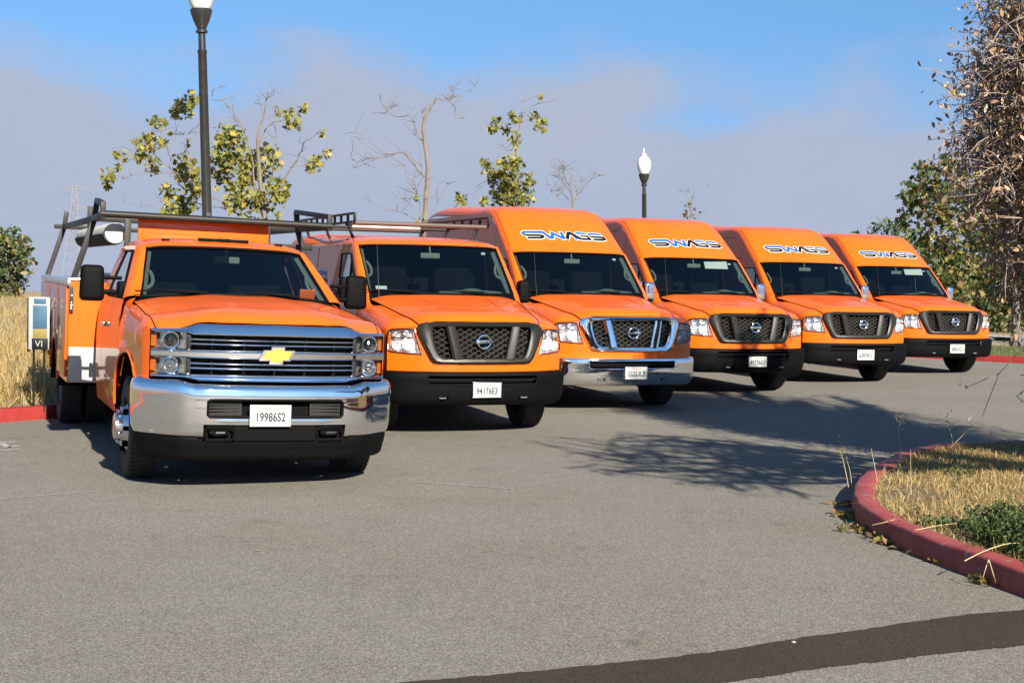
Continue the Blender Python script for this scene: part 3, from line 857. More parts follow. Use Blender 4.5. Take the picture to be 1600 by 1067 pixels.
    pl = [(a, interp(abs(a), path) - .05, b) for a, b in [(-.60, .654), (-.3, .654), (0, .654), (.3, .654), (.60, .654), (.612, .635), (.605, .572), (.57, .552), (.3, .552), (0, .552), (-.3, .552), (-.57, .552), (-.605, .572), (-.612, .635)]]
    fr.tube(pl, .009, 6, closed=True).build('intake_rim', bm_, bump)
    MB().tube([(a, interp(abs(a), path) - .042, .613) for a in np.linspace(-.60, .60, 13)], .007, 6).build('intake_bar', 'black_gloss', bump)
    MB().grid(np.array([[(x, interp(abs(x), path) + .03, z) for x in np.linspace(-.64, .64, 15)] for z in (.34, .68)])).build('intake_backing', 'dark_void', bump)
    for s in (-1, 1):
        tk = MB().tube([(s*.42, .06, .425), (s*.42, -.025, .42), (s*.45, -.042, .42), (s*.48, -.025, .42), (s*.48, .06, .425)], .009, 6).build('tow_hook', 'steel_wheel', bump)
    if chrome:
        sens = MB()
        for a, z in ((-.72, .60), (-.33, .50), (.33, .50), (.74, .58)):
            sens.lathe([(.0001, -.004), (.014, -.003), (.014, .01)], (a, interp(abs(a), path) - .048, z), 'Y', 10)
        sens.build('parking_sensor', 'black_plastic', bump)
    plate_part(R_, (.02, -.066, .505), number, frame=frame)
    # ---- underside
    MB().box((0, 1.6, .47), (1.18, 2.5, .20), .02).box((0, 4.4, .52), (1.15, 3.3, .18), .02).build('underbody', 'dark_void', R_)
    MB().tube([(-.72, WY, .36), (.72, WY, .36)], .05, 8).box((0, WY, .36), (.5, .22, .14), .03).build('front_axle', 'black_metal', R_)
    MB().tube([(-.72, RY, .38), (.72, RY, .38)], .055, 8).lathe([(.0001, -.14), (.12, -.08), (.14, 0), (.12, .08), (.0001, .14)], (0, RY, .38), 'Y', 14).build('rear_axle', 'black_metal', R_)
    # ---- rear doors
    zr = 2.56 if high else 2.02
    for s in (-1, 1):
        rd = MB().loft([[(s*.004, 6.15, z), (s*.5, 6.145, z), (s*(vanX(6.13, z) - .004), 6.13, z)] for z in np.linspace(.47, zr, 5)], 3, 2).build('rear_door', 'orange', R_)
        MB().box((s*.05, 6.165, 1.05), (.03, .03, .22), .01).build('door_handle', 'black_plastic', rd)
        MB().box((s*.89, 6.14, 1.25), (.09, .05, .34), .012).build('tail_light', 'red_lens', R_)
    MB().box((0, 6.18, .52), (1.9, .16, .17), .03).build('rear_bumper', 'black_plastic', R_)
    # ---- mirrors
    for s in (-1, 1):
        mh = MB()
        mh.box((s*1.085, 1.74, 1.515), (.155, .115, .27), .045, seg=3, taper=(.93, .9))
        mo = mh.build('door_mirror', 'chrome' if chrome_mirror else 'black_plastic', R_)
        if chrome_mirror:
            MB().box((s*1.085, 1.775, 1.51), (.166, .075, .285), .03, seg=3).build('mirror_housing', 'black_plastic', mo)
        MB().box((s*1.085, 1.817, 1.51), (.125, .006, .235), .002).build('mirror_glass', 'mirror_glass', mo)
        MB().tube([(s*.93, 1.74, 1.45), (s*1.03, 1.745, 1.455)], .03, 8).tube([(s*.93, 1.78, 1.56), (s*1.03, 1.76, 1.56)], .02, 8).build('mirror_arm', 'black_plastic', mo)
    # ---- cabin seen through the glass
    it = MB()
    it.loft([[(0, 1.42, 1.462), (.5, 1.45, 1.462), (.83, 1.53, 1.462)], [(0, 1.62, 1.475), (.5, 1.64, 1.475), (.84, 1.66, 1.47)], [(0, 1.80, 1.43), (.5, 1.80, 1.43), (.88, 1.80, 1.43)], [(0, 1.86, 1.15), (.5, 1.86, 1.15), (.9, 1.86, 1.15)]], 3, 3, True)
    it.build('dashboard', 'interior', R_)
    MB().loft([[(.02, 1.60, 1.482), (.30, 1.62, 1.484), (.55, 1.64, 1.484), (.80, 1.68, 1.478)], [(-.02, 1.76, 1.50), (.28, 1.76, 1.515), (.55, 1.77, 1.515), (.82, 1.79, 1.50)], [(-.02, 1.82, 1.44), (.28, 1.82, 1.44), (.55, 1.82, 1.44), (.84, 1.82, 1.44)]], 4, 3).build('dash_top', 'trim', R_)
    MB().loft([[(s_, 1.60, 1.486), (s_ + .12, 1.57, 1.50), (s_ + .30, 1.57, 1.50), (s_ + .44, 1.60, 1.486)] for s_ in (.22,)] + [[(.20, 1.74, 1.46), (.33, 1.72, 1.53), (.53, 1.72, 1.53), (.68, 1.74, 1.46)]], 4, 3).build('instrument_hood', 'trim', R_)
    for s in (-1, 1):
        st = MB()
        st.box((s*.42, 2.42, 1.42), (.50, .16, .72), .06, Matrix.Rotation(-.15, 4, 'X'), seg=3).box((s*.42, 2.47, 1.86), (.26, .11, .18), .045, seg=3).box((s*.42, 2.2, 1.05), (.5, .5, .16), .05, seg=3)
        st.build('seat', 'seat', R_)
        gp = MB().loft([[(s*.855, 1.52, 1.47), (s*.84, 1.82, 1.74), (s*.828, 2.10, 1.985)], [(s*.82, 1.56, 1.46), (s*.80, 1.86, 1.73), (s*.79, 2.13, 1.975)]], 4, 2).build('pillar_trim', 'trim', R_)
        MB().tube([(s*.81, 1.78, 1.66), (s*.765, 1.82, 1.69), (s*.76, 1.87, 1.76), (s*.795, 1.93, 1.83)], .016, 6, smooth=4).build('grab_handle', 'trim', gp)
    MB().tube([(.40 + .19*cos(t), 1.93 + .08*sin(t), 1.38 + .17*sin(t)) for t in np.linspace(0, 2*pi, 25)[:-1]], .016, 6, closed=True).tube([(.22, 1.93, 1.38), (.58, 1.93, 1.38)], .018, 6).build('steering_wheel', 'interior', R_)
    MB().box((0, 2.62, 1.55), (1.74, .02, 1.1), 0).build('partition', 'interior', R_)
    MB().loft([[(0, 2.0, 2.02), (.45, 2.02, 2.02), (.80, 2.10, 2.0)], [(0, 2.66, 2.02), (.45, 2.66, 2.02), (.82, 2.66, 2.0)]], 3, 2, True).build('headliner', 'interior', R_)
    MB().box((-.02, 1.96, 1.915), (.24, .03, .065), .02, seg=2).tube([(-.02, 1.965, 1.94), (-.02, 1.99, 2.02)], .012, 6).build('rear_view_mirror', 'trim', R_)
    if not high: MB().box((-.70, 1.60, 1.535), (.13, .004, .05), 0, Matrix.Rotation(-.75, 4, 'X')).build('permit_sticker', 'paper', gw)
    MB().box((.66, 2.02, 1.955), (.05, .004, .03), 0, Matrix.Rotation(-.6, 4, 'X')).build('inspection_sticker', 'paper', gw)
    if visor:
        MB().box((.42, 2.03, 1.935), (.42, .02, .145), .02, Matrix.Rotation(-.5, 4, 'X')).build('sun_visor', 'paper', R_)
    # antenna on the fender
    MB().tube([(-.80, 1.30, 1.38), (-.80, 1.36, 1.62), (-.80, 1.44, 2.02)], [.004, .003, .0018], 5).lathe([(.016, 0), (.012, .02), (.0001, .024)], (-.80, 1.30, 1.37), 'Z', 8).build('antenna', 'black_metal', R_)
    return root

VANS = [
    dict(label='low-roof orange cargo van with roof rack, beside the utility truck', loc=(-.29, 14.45), rz=20.26, high=False, chrome_mirror=False, number='94176E3', frame='chrome_satin'),
    dict(label='high-roof orange van with chrome grille and chrome front bumper', loc=(1.54, 17.48), rz=21.32, chrome=True, number='55253L3', steer=-2, frame='chrome_satin'),
    dict(label='high-roof orange van with black bumper, next to the chrome-bumpered van', loc=(3.60, 20.42), rz=20.45, number='49776G1', steer=4, visor=True, frame='black_plastic'),
    dict(label='high-roof orange van second from the right end of the row', loc=(5.85, 22.97), rz=17.91, number='63959C1', steer=-3, frame='white'),
    dict(label='high-roof orange van at the far right end of the row', loc=(8.30, 25.85), rz=18.1, number='58567G1', steer=2, visor=True, frame='plate'),
]
van_roots = [van(**v) for v in VANS]

# ------------------------------------------------------------------ utility truck
def yT(x, z=1.0):
    return .245 * abs(x) ** 2.6

TZ = [(.3, .96), (.5, .985), (.75, 1.0), (1.05, 1.0), (1.2, .992), (1.40, .965), (1.65, .875), (1.88, .785), (1.95, .74)]
TY = [(.2, .962), (.36, .975), (.7, .985), (1.1, 1.0), (3.4, 1.0)]
def truckX(y, z):
    b = interp(z, TZ) * interp(y, TY)
    d = abs(y - .973)      # flared arch
    rr = sqrt(d*d + (z-.455)**2)
    if y > .973 and z < 1.1 and rr < .76: b += min(1, (y-.973)/.25) * .03 * max(0, 1 - (rr - .56)**2 / .04) * min(1, (1.1 - z)/.06)
    return b

def truck():
    root = thing('utility_truck', 'orange utility truck with chrome grille, service body and ladder rack', 'truck', (-1.854, 10.677, .0), radians(22.6), ry=radians(1.2))
    root.location.z = -.008
    R_ = root
    WY, RY, WR = .973, 5.15, .405
    AR = .56
    # hood with raised centre
    HR = [[(0, .02, 1.302), (.4, .042, 1.302), (.585, .085, 1.296), (.69, .12, 1.258), (.885, .205, 1.248)],
          [(0, .09, 1.345), (.4, .11, 1.345), (.575, .155, 1.337), (.70, .20, 1.30), (.892, .28, 1.285)],
          [(0, .55, 1.425), (.38, .56, 1.425), (.50, .59, 1.402), (.70, .63, 1.375), (.90, .67, 1.335)],
          [(0, 1.08, 1.470), (.36, 1.09, 1.468), (.46, 1.11, 1.450), (.70, 1.14, 1.428), (.90, 1.17, 1.385)],
          [(0, 1.40, 1.487), (.34, 1.41, 1.485), (.44, 1.42, 1.472), (.70, 1.45, 1.450), (.893, 1.49, 1.408)]]
    h = MB().loft(HR, 7, 7, True).build('hood', 'orange', R_)
    for s in (-1, 1):
        MB().tube([(s*r[4][0] + s*.003, r[4][1], r[4][2] + .001) for r in HR], .0045, 5, smooth=5).build('shut_line', 'dark_void', h)
    MB().loft([[(0, 1.40, 1.484), (.34, 1.41, 1.482), (.44, 1.42, 1.468), (.70, 1.45, 1.446), (.885, 1.49, 1.405)],
               [(0, 1.47, 1.492), (.33, 1.475, 1.490), (.43, 1.48, 1.482), (.70, 1.525, 1.462), (.822, 1.56, 1.45)]], 5, 2, True).build('cowl', 'black_plastic', R_)
    def zb(y):
        z = .50 if y < 1.3 else .43
        if y < .42: z = .84
        if abs(y - WY) < AR: z = max(z, .455 + sqrt(AR*AR - (y-WY)**2))
        return z
    arch = [WY + AR*cos(pi*k/20) for k in range(21)] + [WY - AR - 1e-3, WY + AR + 1e-3]
    FS = [[(.892, .21, 1.245), (.93, .24, 1.238), (.96, .285, 1.20), (.962, .315, 1.10)],
          [(.898, .285, 1.282), (.94, .31, 1.265), (.972, .34, 1.215), (.975, .36, 1.10)],
          [(.906, .675, 1.332), (.955, .69, 1.305), (.976, .70, 1.235), (.985, .71, 1.10)],
          [(.906, 1.175, 1.382), (.955, 1.19, 1.352), (.985, 1.20, 1.26), (1.0, 1.21, 1.10)],
          [(.899, 1.495, 1.405), (.945, 1.51, 1.385), (.975, 1.52, 1.28), (1.0, 1.53, 1.10)],
          [(.86, 1.60, 1.44), (.93, 1.615, 1.41), (.968, 1.62, 1.30), (1.0, 1.622, 1.10)]]
    def zt(y):
        return interp(y, [(1.62, 1.43), (2.30, 1.885), (2.5, 1.905), (3.1, 1.905), (3.32, 1.88)])
    for s in (-1, 1):
        f = MB().loft([[(s*p[0], p[1], p[2]) for p in r] for r in FS], 4, 5)
        f.grid(side_sheet(truckX, .315, 1.622, zb, lambda y: 1.101, 30, 8, arch, s))
        f.build('fender', 'orange', R_)
        lip = [(s*(truckX(WY + AR*cos(t), .455 + AR*sin(t)) + .004), WY + AR*cos(t), .455 + AR*sin(t)) for t in np.linspace(.15, pi - .1, 24)]
        MB().tube(lip, .012, 6).build('arch_lip', 'orange', R_)
        d = MB().grid(side_sheet(truckX, 1.63, 2.86, zb, zt, 16, 14, (2.3, 2.5), s)).build('door', 'orange', R_)
        MB().grid(side_sheet(truckX, 2.868, 3.33, zb, zt, 6, 14, (3.1,), s)).build('cab_corner', 'orange', R_)
        wr = [[(y, 1.435) for y in (1.72, 2.1, 2.45, 2.80)], [(y, 1.64) for y in (2.02, 2.25, 2.5, 2.80)], [(y, 1.85) for y in (2.33, 2.45, 2.6, 2.78)]]
        MB().loft([[(s*(truckX(y, z) + .006), y, z) for y, z in r] for r in wr], 3, 3).build('side_window', 'dark_glass', d)
        per = [wr[0][0], wr[0][3], wr[1][3], wr[2][3], wr[2][0], wr[1][0]]
        MB().tube([(s*(truckX(y, z) + .006), y, z) for y, z in per], .013, 6, closed=True).build('window_rubber', 'black_plastic', d)
        MB().box((s*1.015, 2.66, 1.17), (.035, .20, .045), .014).build('door_handle', 'chrome_satin', d)
        MB().box((s*.995, 2.0, .70), (.02, 1.1, .03), .008).build('rub_strip', 'orange', d)
        ap = [[(.967, 1.62, 1.43), (.875, 1.96, 1.66), (.783, 2.30, 1.885)], [(.915, 1.58, 1.455), (.835, 1.92, 1.69), (.745, 2.25, 1.905)], [(.826, 1.555, 1.456), (.768, 1.88, 1.67), (.705, 2.205, 1.88)]]
        MB().loft([[(s*p[0], p[1], p[2]) for p in r] for r in ap], 4, 3).build('windshield_pillar', 'orange', R_)
        # wheels: dished front wheel, twin rear tyres
        wheel(R_, (s*.885, WY, WR), WR, .225, s, 'chrome_satin', .225, 'dually')
        wheel(R_, (s*1.085, RY, WR), WR, .215, s)
        wheel(R_, (s*.82, RY, WR), WR, .215, s)
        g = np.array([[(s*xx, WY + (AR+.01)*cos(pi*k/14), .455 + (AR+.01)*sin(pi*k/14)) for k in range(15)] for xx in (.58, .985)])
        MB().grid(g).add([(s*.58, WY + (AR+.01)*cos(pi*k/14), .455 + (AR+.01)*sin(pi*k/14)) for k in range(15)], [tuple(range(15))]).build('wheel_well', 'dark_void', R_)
        # towing mirrors on twin arms
        mo = MB().box((s*1.19, 1.96, 1.55), (.215, .11, .315), .05, seg=3, taper=(.92, .9)).build('door_mirror', 'black_plastic', R_)
        MB().box((s*1.19, 2.018, 1.55), (.18, .006, .27), .002).build('mirror_glass', 'mirror_glass', mo)
        MB().tube([(s*.93, 1.90, 1.475), (s*1.13, 1.945, 1.475)], .022, 8).tube([(s*.94, 1.94, 1.60), (s*1.13, 1.955, 1.60)], .017, 8).box((s*.935, 1.90, 1.50), (.10, .16, .15), .03, seg=3).build('mirror_arm', 'black_plastic', mo)
    # windshield
    GW = [[(0, 1.47, 1.492), (.42, 1.49, 1.485), (.70, 1.53, 1.465), (.822, 1.556, 1.455)],
          [(0, 1.80, 1.70), (.40, 1.82, 1.695), (.66, 1.86, 1.68), (.765, 1.885, 1.668)],
          [(0, 2.12, 1.905), (.38, 2.135, 1.90), (.60, 2.17, 1.89), (.70, 2.208, 1.874)]]
    gw = MB().loft(GW, 6, 4, True).build('windshield', 'glass', R_)
    bot = cr(mirror_row(GW[0]), 6); top = cr(mirror_row(GW[2]), 6)
    MB().tube(np.concatenate([bot, top[::-1]]), .014, 6, closed=True).build('windshield_seal', 'black_plastic', gw)
    for s in (-.5, .28):
        MB().tube([(s+.25, 1.44, 1.495), (s, 1.455, 1.512), (s-.22, 1.50, 1.515)], [.012, .009, .006], 6).tube([(s-.38, 1.515, 1.50), (s-.1, 1.495, 1.514), (s+.22, 1.49, 1.512)], .008, 6, smooth=3).build('wiper', 'black_plastic', gw)
    # roof
    C = [[(0, 2.105, 1.918), (.38, 2.12, 1.913), (.60, 2.155, 1.903), (.70, 2.20, 1.888), (.745, 2.25, 1.888), (.783, 2.30, 1.885)],
         [(0, 2.20, 1.952), (.38, 2.215, 1.948), (.60, 2.245, 1.935), (.69, 2.28, 1.922), (.74, 2.33, 1.91), (.778, 2.38, 1.893)],
         [(0, 2.5, 1.985), (.38, 2.5, 1.98), (.60, 2.52, 1.966), (.68, 2.53, 1.952), (.735, 2.54, 1.932), (.772, 2.56, 1.905)],
         [(0, 3.1, 1.985), (.38, 3.1, 1.98), (.60, 3.1, 1.966), (.68, 3.1, 1.952), (.735, 3.1, 1.932), (.772, 3.1, 1.905)],
         [(0, 3.32, 1.95), (.38, 3.32, 1.945), (.60, 3.32, 1.935), (.68, 3.32, 1.92), (.73, 3.32, 1.905), (.77, 3.32, 1.88)],
         [(0, 3.34, 1.86), (.38, 3.34, 1.86), (.60, 3.34, 1.86), (.68, 3.34, 1.86), (.73, 3.34, 1.86), (.78, 3.33, 1.85)]]
    rf = MB().loft(C, 5, 5, True).build('roof', 'orange', R_, ang=50)
    for x, wd in ((-.52, .07), (-.17, .10), (0, .12), (.17, .10), (.52, .07)):
        MB().box((x, 2.28 + .12*x*x, 1.980 - .09*x*x), (wd, .08, .034), .012, seg=3).build('clearance_light', 'black_plastic', rf)
    MB().box((0, 2.285, 1.980), (.46, .07, .028), .008, seg=2).build('light_base', 'black_plastic', rf)
    MB().loft([[(0, 3.34, z), (.4, 3.34, z), (truckX(3.3, z) - .005, 3.33, z)] for z in (.5, 1.0, 1.42, 1.65, 1.87)], 3, 2, True).build('cab_back', 'orange', R_)
    MB().box((0, 3.345, 1.63), (1.25, .012, .36), .02).build('rear_window', 'dark_glass', R_)
    # ---- front end
    MB().grid(np.array([[(x, yT(x) + .07, z) for x in np.linspace(-.95, .95, 25)] for z in np.linspace(.80, 1.25, 5)])).build('front_backing', 'dark_void', R_)
    grille = bpy.data.objects.new('grille', None); COL.objects.link(grille); grille.parent = R_
    def bar(name, pts_top, pts_bot, proud, m='chrome', par=grille, edge=.02, back=.05, xs=None, tilt=None):
        """chrome bar between an upper and a lower edge (functions of |x|)"""
        rows = []
        for k, pr in (tilt or ((0, -back), (0, proud*.35), (.12, proud*.75), (.32, proud), (.82, proud*1.0), (.95, proud*.8), (1, proud*.4), (1, -back))):
            rows.append([(x, yT(x) - pr, interp(abs(x), pts_top)*(1-k) + interp(abs(x), pts_bot)*k) for x in xs])
        return MB().grid(np.array(rows)).build(name, m, par, ang=35)
    X1 = np.concatenate([np.linspace(-.925, -.60, 14), np.linspace(-.585, .585, 31), np.linspace(.60, .925, 14)])
    bar('grille_header', [(0, 1.297), (.58, 1.292), (.69, 1.252), (.925, 1.243)], [(0, 1.205), (.64, 1.203), (.665, 1.222), (.69, 1.224), (.925, 1.222)], .05, xs=X1, tilt=((0, -.05), (0, -.018), (.15, .004), (.45, .026), (.70, .042), (.85, .05), (.95, .046), (1, .03), (1, -.05)))
    bar('grille_crossbar', [(0, 1.100), (.925, 1.092)], [(0, 1.025), (.925, 1.028)], .048, xs=np.linspace(-.925, .925, 51))
    bar('grille_sill', [(0, .914), (.60, .914), (.66, .912), (.925, .908)], [(0, .850), (.58, .850), (.665, .872), (.925, .876)], .055, xs=X1, tilt=((0, -.05), (0, -.01), (.12, .018), (.3, .040), (.5, .052), (.7, .055), (.88, .048), (1, .03), (1, -.05)))
    for z in (1.170, 1.135):
        bar('grille_bar', [(0, z + .0085)], [(0, z - .0085)], .016, back=.03, xs=np.linspace(-.645, .645, 31), tilt=((0, -.03), (0, .0), (.12, .009), (.3, .015), (.5, .017), (.7, .015), (.88, .009), (1, 0), (1, -.03)))
    for z in (.987, .950):
        bar('grille_bar', [(0, z + .009)], [(0, z - .009)], .016, back=.03, xs=np.linspace(-.645, .645, 31), tilt=((0, -.03), (0, .0), (.12, .009), (.3, .015), (.5, .017), (.7, .015), (.88, .009), (1, 0), (1, -.03)))
    for x in (-.48, -.24, 0, .24, .48):
        MB().box((x, yT(x) + .022, 1.153), (.016, .03, .10), .003).box((x, yT(x) + .022, .957), (.016, .03, .14), .003).build('grille_rib', 'black_plastic', grille)
    for s in (-1, 1):
        MB().box((s*.652, yT(.65) + .01, 1.152), (.03, .05, .105), .004).box((s*.652, yT(.65) + .01, .965), (.03, .05, .125), .004).build('grille_end', 'lamp_black', grille)
    # gold cross-shaped badge with chrome edge
    bt = [(-.155, -.012), (-.118, .048), (-.052, .048), (-.052, .078), (.052, .078), (.052, .048), (.155, .048), (.118, -.012), (.118, -.048), (.052, -.048), (.052, -.078), (-.052, -.078), (-.052, -.048), (-.118, -.048)]
    bt = [(-.165, .0), (-.125, .042), (-.055, .042), (-.04, .072), (.04, .072), (.055, .042), (.165, .042), (.125, 0), (.165, .0)]
    B1 = [(-.150, -.040), (-.112, .040), (-.052, .040), (-.046, .066), (.066, .066), (.060, .040), (.150, .040), (.112, -.040), (.052, -.040), (.046, -.066), (-.066, -.066), (-.060, -.040)]
    cz = 1.062
    bd = MB().prism([(a*.93, cz + b*1.02) for a, b in B1], -.052, -.062).build('badge', 'chrome', grille, ang=20)
    MB().prism([(a*.77, cz + b*.76) for a, b in B1], -.060, -.068).build('badge_face', 'gold', bd, ang=20)
    # stacked headlamps
    for s in (-1, 1):
        hl = bpy.data.objects.new('headlight', None); COL.objects.link(hl); hl.parent = R_
        for z0, z1, zc, nm in ((1.095, 1.222, 1.158, 'upper'), (.908, 1.028, .968, 'lower')):
            rows = [[(s*x, yT(x) + .065, z) for x in np.linspace(.660, .924, 8)] for z in (z0, z1)]
            MB().grid(np.array(rows)).build('lamp_housing', 'lamp_grey', hl)
            r = .056 if nm == 'upper' else .055
            xc = .785
            MB().tube([(s*(xc + r*1.08*cos(q)), yT(xc) - .030, zc + r*1.08*sin(q)) for q in np.linspace(0, 2*pi, 25)[:-1]], .007, 6, closed=True).build('lamp_ring', 'chrome', hl)
            MB().lathe([(r*1.08, -.055), (r, -.05), (r*.92, -.015), (r*.6, .015), (.0001, .03)], (s*xc, yT(xc) + .02, zc), 'Y', 24).build('lamp_bowl', 'lamp_grey', hl)
            if nm == 'upper':
                MB().lathe([(.0001, -.048), (r*.42, -.040), (r*.60, -.015), (r*.62, .0)], (s*xc, yT(xc) + .01, zc), 'Y', 20).build('projector', 'dark_glass', hl)
            else:
                MB().lathe([(.0001, -.03), (r*.22, -.02), (r*.22, .01)], (s*xc, yT(xc) + .01, zc), 'Y', 12).build('bulb', 'chrome_satin', hl)
            MB().grid(np.array([[(s*x, yT(x) + .012, z) for x in np.linspace(.880, .918, 4)] for z in (z0 + .012, z1 - .015)])).build('turn_signal', 'amber', hl)
            MB().grid(np.array([[(s*x, yT(x) - .012, z) for x in np.linspace(.668, .928, 10)] for z in (z0, z1)])).build('lamp_lens', 'lens', hl)
        MB().tube([(s*x, yT(x) - .01, z) for x, z in ((.665, 1.222), (.665, .905))], .006, 6).build('lamp_edge', 'lamp_black', hl)
        # body colour beside the lamps
        MB().grid(np.array([[(s*x, yT(x) + q, z) for x, q in ((.928, -.004), (.95, .03), (.972, .10))] for z in np.linspace(.85, 1.243, 6)])).build('fender_nose', 'orange', R_)
    # ---- bumper
    path = [(0, -.10), (.35, -.092), (.60, -.068), (.71, -.035), (.78, .012), (.90, .125), (.985, .225), (1.018, .30), (1.02, .36), (1.015, .42)]
    PP = cr(np.array(path), 5)
    T = np.gradient(PP, axis=0); T /= np.linalg.norm(T, axis=1, keepdims=True)
    N = np.stack([T[:, 1], -T[:, 0]], 1); N[0] = (0, -1)
    prof = [(-.10, .862), (-.03, .862), (-.004, .852), (.012, .83), (.020, .80), (.023, .70), (.021, .60), (.012, .50), (.0, .455), (-.02, .436), (-.06, .432)]
    rows = [[(PP[i, 0] + N[i, 0]*o, PP[i, 1] + N[i, 1]*o, z) for i in range(len(PP))] for o, z in prof]
    hole = [(-.51, .722), (.51, .722), (.525, .708), (.525, .605), (.51, .59), (-.51, .59), (-.525, .605), (-.525, .708)]
    low = [(-.56, .528), (.56, .528), (.56, .40), (-.56, .40)]
    rows = [[(x, y, z - (.028 if z > .75 else .028*max(0, (z-.7)/.05))*min(1, max(0, (.74 - abs(x))/.12))) for x, y, z in r] for r in rows]
    gb = surf(rows, 2, 6, True, su=False)
    # finer in x so the openings have clean edges
    gb2 = []
    for r in gb:
        xs_ = np.concatenate([np.linspace(r[0][0], -.58, 30), np.linspace(-.57, .57, 77), np.linspace(.58, r[-1][0], 30)])
        s_ = np.linspace(0, 1, len(r))
        gb2.append(r)
    def keepb(c):
        return not ((inpoly(c[0], c[2], hole) or inpoly(c[0], c[2], low)) and c[1] < .2)
    bump = MB().grid(np.array(gb2), keep=keepb).build('bumper', 'chrome', R_, ang=45)
    yb = lambda x: interp(abs(x), path)
    rim = lambda P, r, nm, m: MB().tube([(a, yb(a) - .02, b) for a, b in P], r, 8, closed=True).build(nm, m, bump)
    def dens(P, step=.08):
        o = []
        for i in range(len(P)):
            a, b = np.array(P[i]), np.array(P[(i+1) % len(P)]); k = max(1, int(np.linalg.norm(b-a) / step))
            o += [tuple(a + (b-a)*j/k) for j in range(k)]
        return o
    rim(dens(hole), .012, 'bumper_rim', 'black_plastic')
    MB().grid(np.array([[(x, yb(x) - o, z) for x in np.linspace(-.525, .525, 25)] for o, z in ((.0, .592), (.018, .588), (.024, .572), (.024, .552), (.014, .532), (-.02, .526))])).build('bumper_strip', 'chrome', bump)
    MB().grid(np.array([[(x, yb(x) + .05, z) for x in np.linspace(-.58, .58, 15)] for z in (.38, .75)])).build('bumper_backing', 'dark_void', bump)
    for s in (-1, 1):
        st = MB()
        st.grid(np.array([[(s*x, yb(x) + .012, z) for x in np.linspace(.265, .52, 8)] for z in (.60, .713)]))
        for z in (.635, .66, .685):
            st.box((s*.395, yb(.395) + .006, z), (.22, .012, .008), .003)
        st.build('bumper_insert', 'grey_plastic', bump)
        th = MB()
        th.tube([(s*.37, .06, .47), (s*.37, -.09, .47), (s*.40, -.118, .47), (s*.46, -.118, .47), (s*.49, -.09, .47), (s*.49, .06, .47)], .017, 8).build('tow_hook', 'black_gloss', bump)
        MB().tube(dens([(s*.335, .512), (s*.525, .512), (s*.535, .50), (s*.535, .43), (s*.52, .418), (s*.34, .418), (s*.325, .43), (s*.325, .50)]) and [(a, yb(a) - .015, b) for a, b in dens([(s*.335, .512), (s*.525, .512), (s*.535, .50), (s*.535, .43), (s*.52, .418), (s*.34, .418), (s*.325, .43), (s*.325, .50)])], .009, 6, closed=True).build('hook_surround', 'black_plastic', bump)
    MB().grid(np.array([[(x, yb(x) - .004, z) for x in np.linspace(-.32, .32, 9)] for z in (.41, .525)])).build('lower_valance', 'black_plastic', bump)
    # air dam
    pd = [(-.02, .436), (.004, .43), (.006, .40), (-.01, .33), (-.03, .262), (-.06, .245)]
    rows = [[(PP[i, 0]*.985 + N[i, 0]*o, PP[i, 1] + N[i, 1]*o + .02, z) for i in range(len(PP))] for o, z in pd]
    def keepd(c): return not (abs(c[0]) < .58 and c[2] > .405)
    MB().grid(surf(rows, 2, 3, True, su=False), keep=keepd).build('air_dam', 'black_plastic', R_)
    plate_part(R_, (-.055, -.142, .606), '19986S2', frame='white_worn')
    # ---- chassis
    for s in (-1, 1):
        MB().box((s*.43, 3.9, .60), (.09, 6.6, .22), .01).build('chassis_rail', 'black_metal', R_)
    MB().box((0, 1.3, .55), (1.1, 1.8, .30), .03).build('engine_underside', 'dark_void', R_)
    MB().tube([(-.80, WY, .40), (.80, WY, .40)], .055, 8).build('front_axle', 'black_metal', R_)
    MB().tube([(-1.0, RY, .405), (1.0, RY, .405)], .06, 8).lathe([(.0001, -.16), (.14, -.09), (.16, 0), (.14, .09), (.0001, .16)], (0, RY, .405), 'Y', 14).build('rear_axle', 'black_metal', R_)
    MB().box((0, 2.4, .50), (1.9, 1.6, .12), .03).build('cab_floor', 'dark_void', R_)
    # ---- service body
    sb = bpy.data.objects.new('service_body', None); COL.objects.link(sb); sb.parent = R_
    Y0, Y1, ZB, ZT, XO, XI = 3.53, 7.3, .55, 1.545, 1.245, .78
    RA = .52
    for s in (-1, 1):
        # outer skin with wheel arch
        def zbs(y):
            z = ZB if y < RY else .62
            if abs(y - RY) < RA: z = max(z, .43 + sqrt(RA*RA - (y-RY)**2))
            return z
        ar2 = [RY + RA*cos(pi*k/20) for k in range(21)] + [RY - RA - 1e-3, RY + RA + 1e-3]
        m = MB().grid(side_sheet(lambda y, z: XO, Y0, Y1, zbs, lambda y: ZT, 20, 6, ar2, s))
        m.add([(s*XI, Y0, ZB), (s*XO, Y0, ZB), (s*XO, Y0, ZT), (s*XI, Y0, ZT)], [(0, 1, 2, 3)])
        m.add([(s*XI, Y1, .62), (s*XO, Y1, .62), (s*XO, Y1, ZT), (s*XI, Y1, ZT)], [(0, 1, 2, 3)])
        m.add([(s*XI, Y0, ZB), (s*XI, Y1, ZB), (s*XI, Y1, ZT), (s*XI, Y0, ZT)], [(0, 1, 2, 3)])
        m.add([(s*XI, Y0, ZT), (s*XI, Y1, ZT), (s*XO, Y1, ZT), (s*XO, Y0, ZT)], [(0, 1, 2, 3)])
        m.build('tool_cabinet', 'orange', sb)
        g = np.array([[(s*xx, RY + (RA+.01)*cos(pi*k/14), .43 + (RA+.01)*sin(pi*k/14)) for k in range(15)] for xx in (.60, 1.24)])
        MB().grid(g).build('wheel_well', 'dark_void', sb)
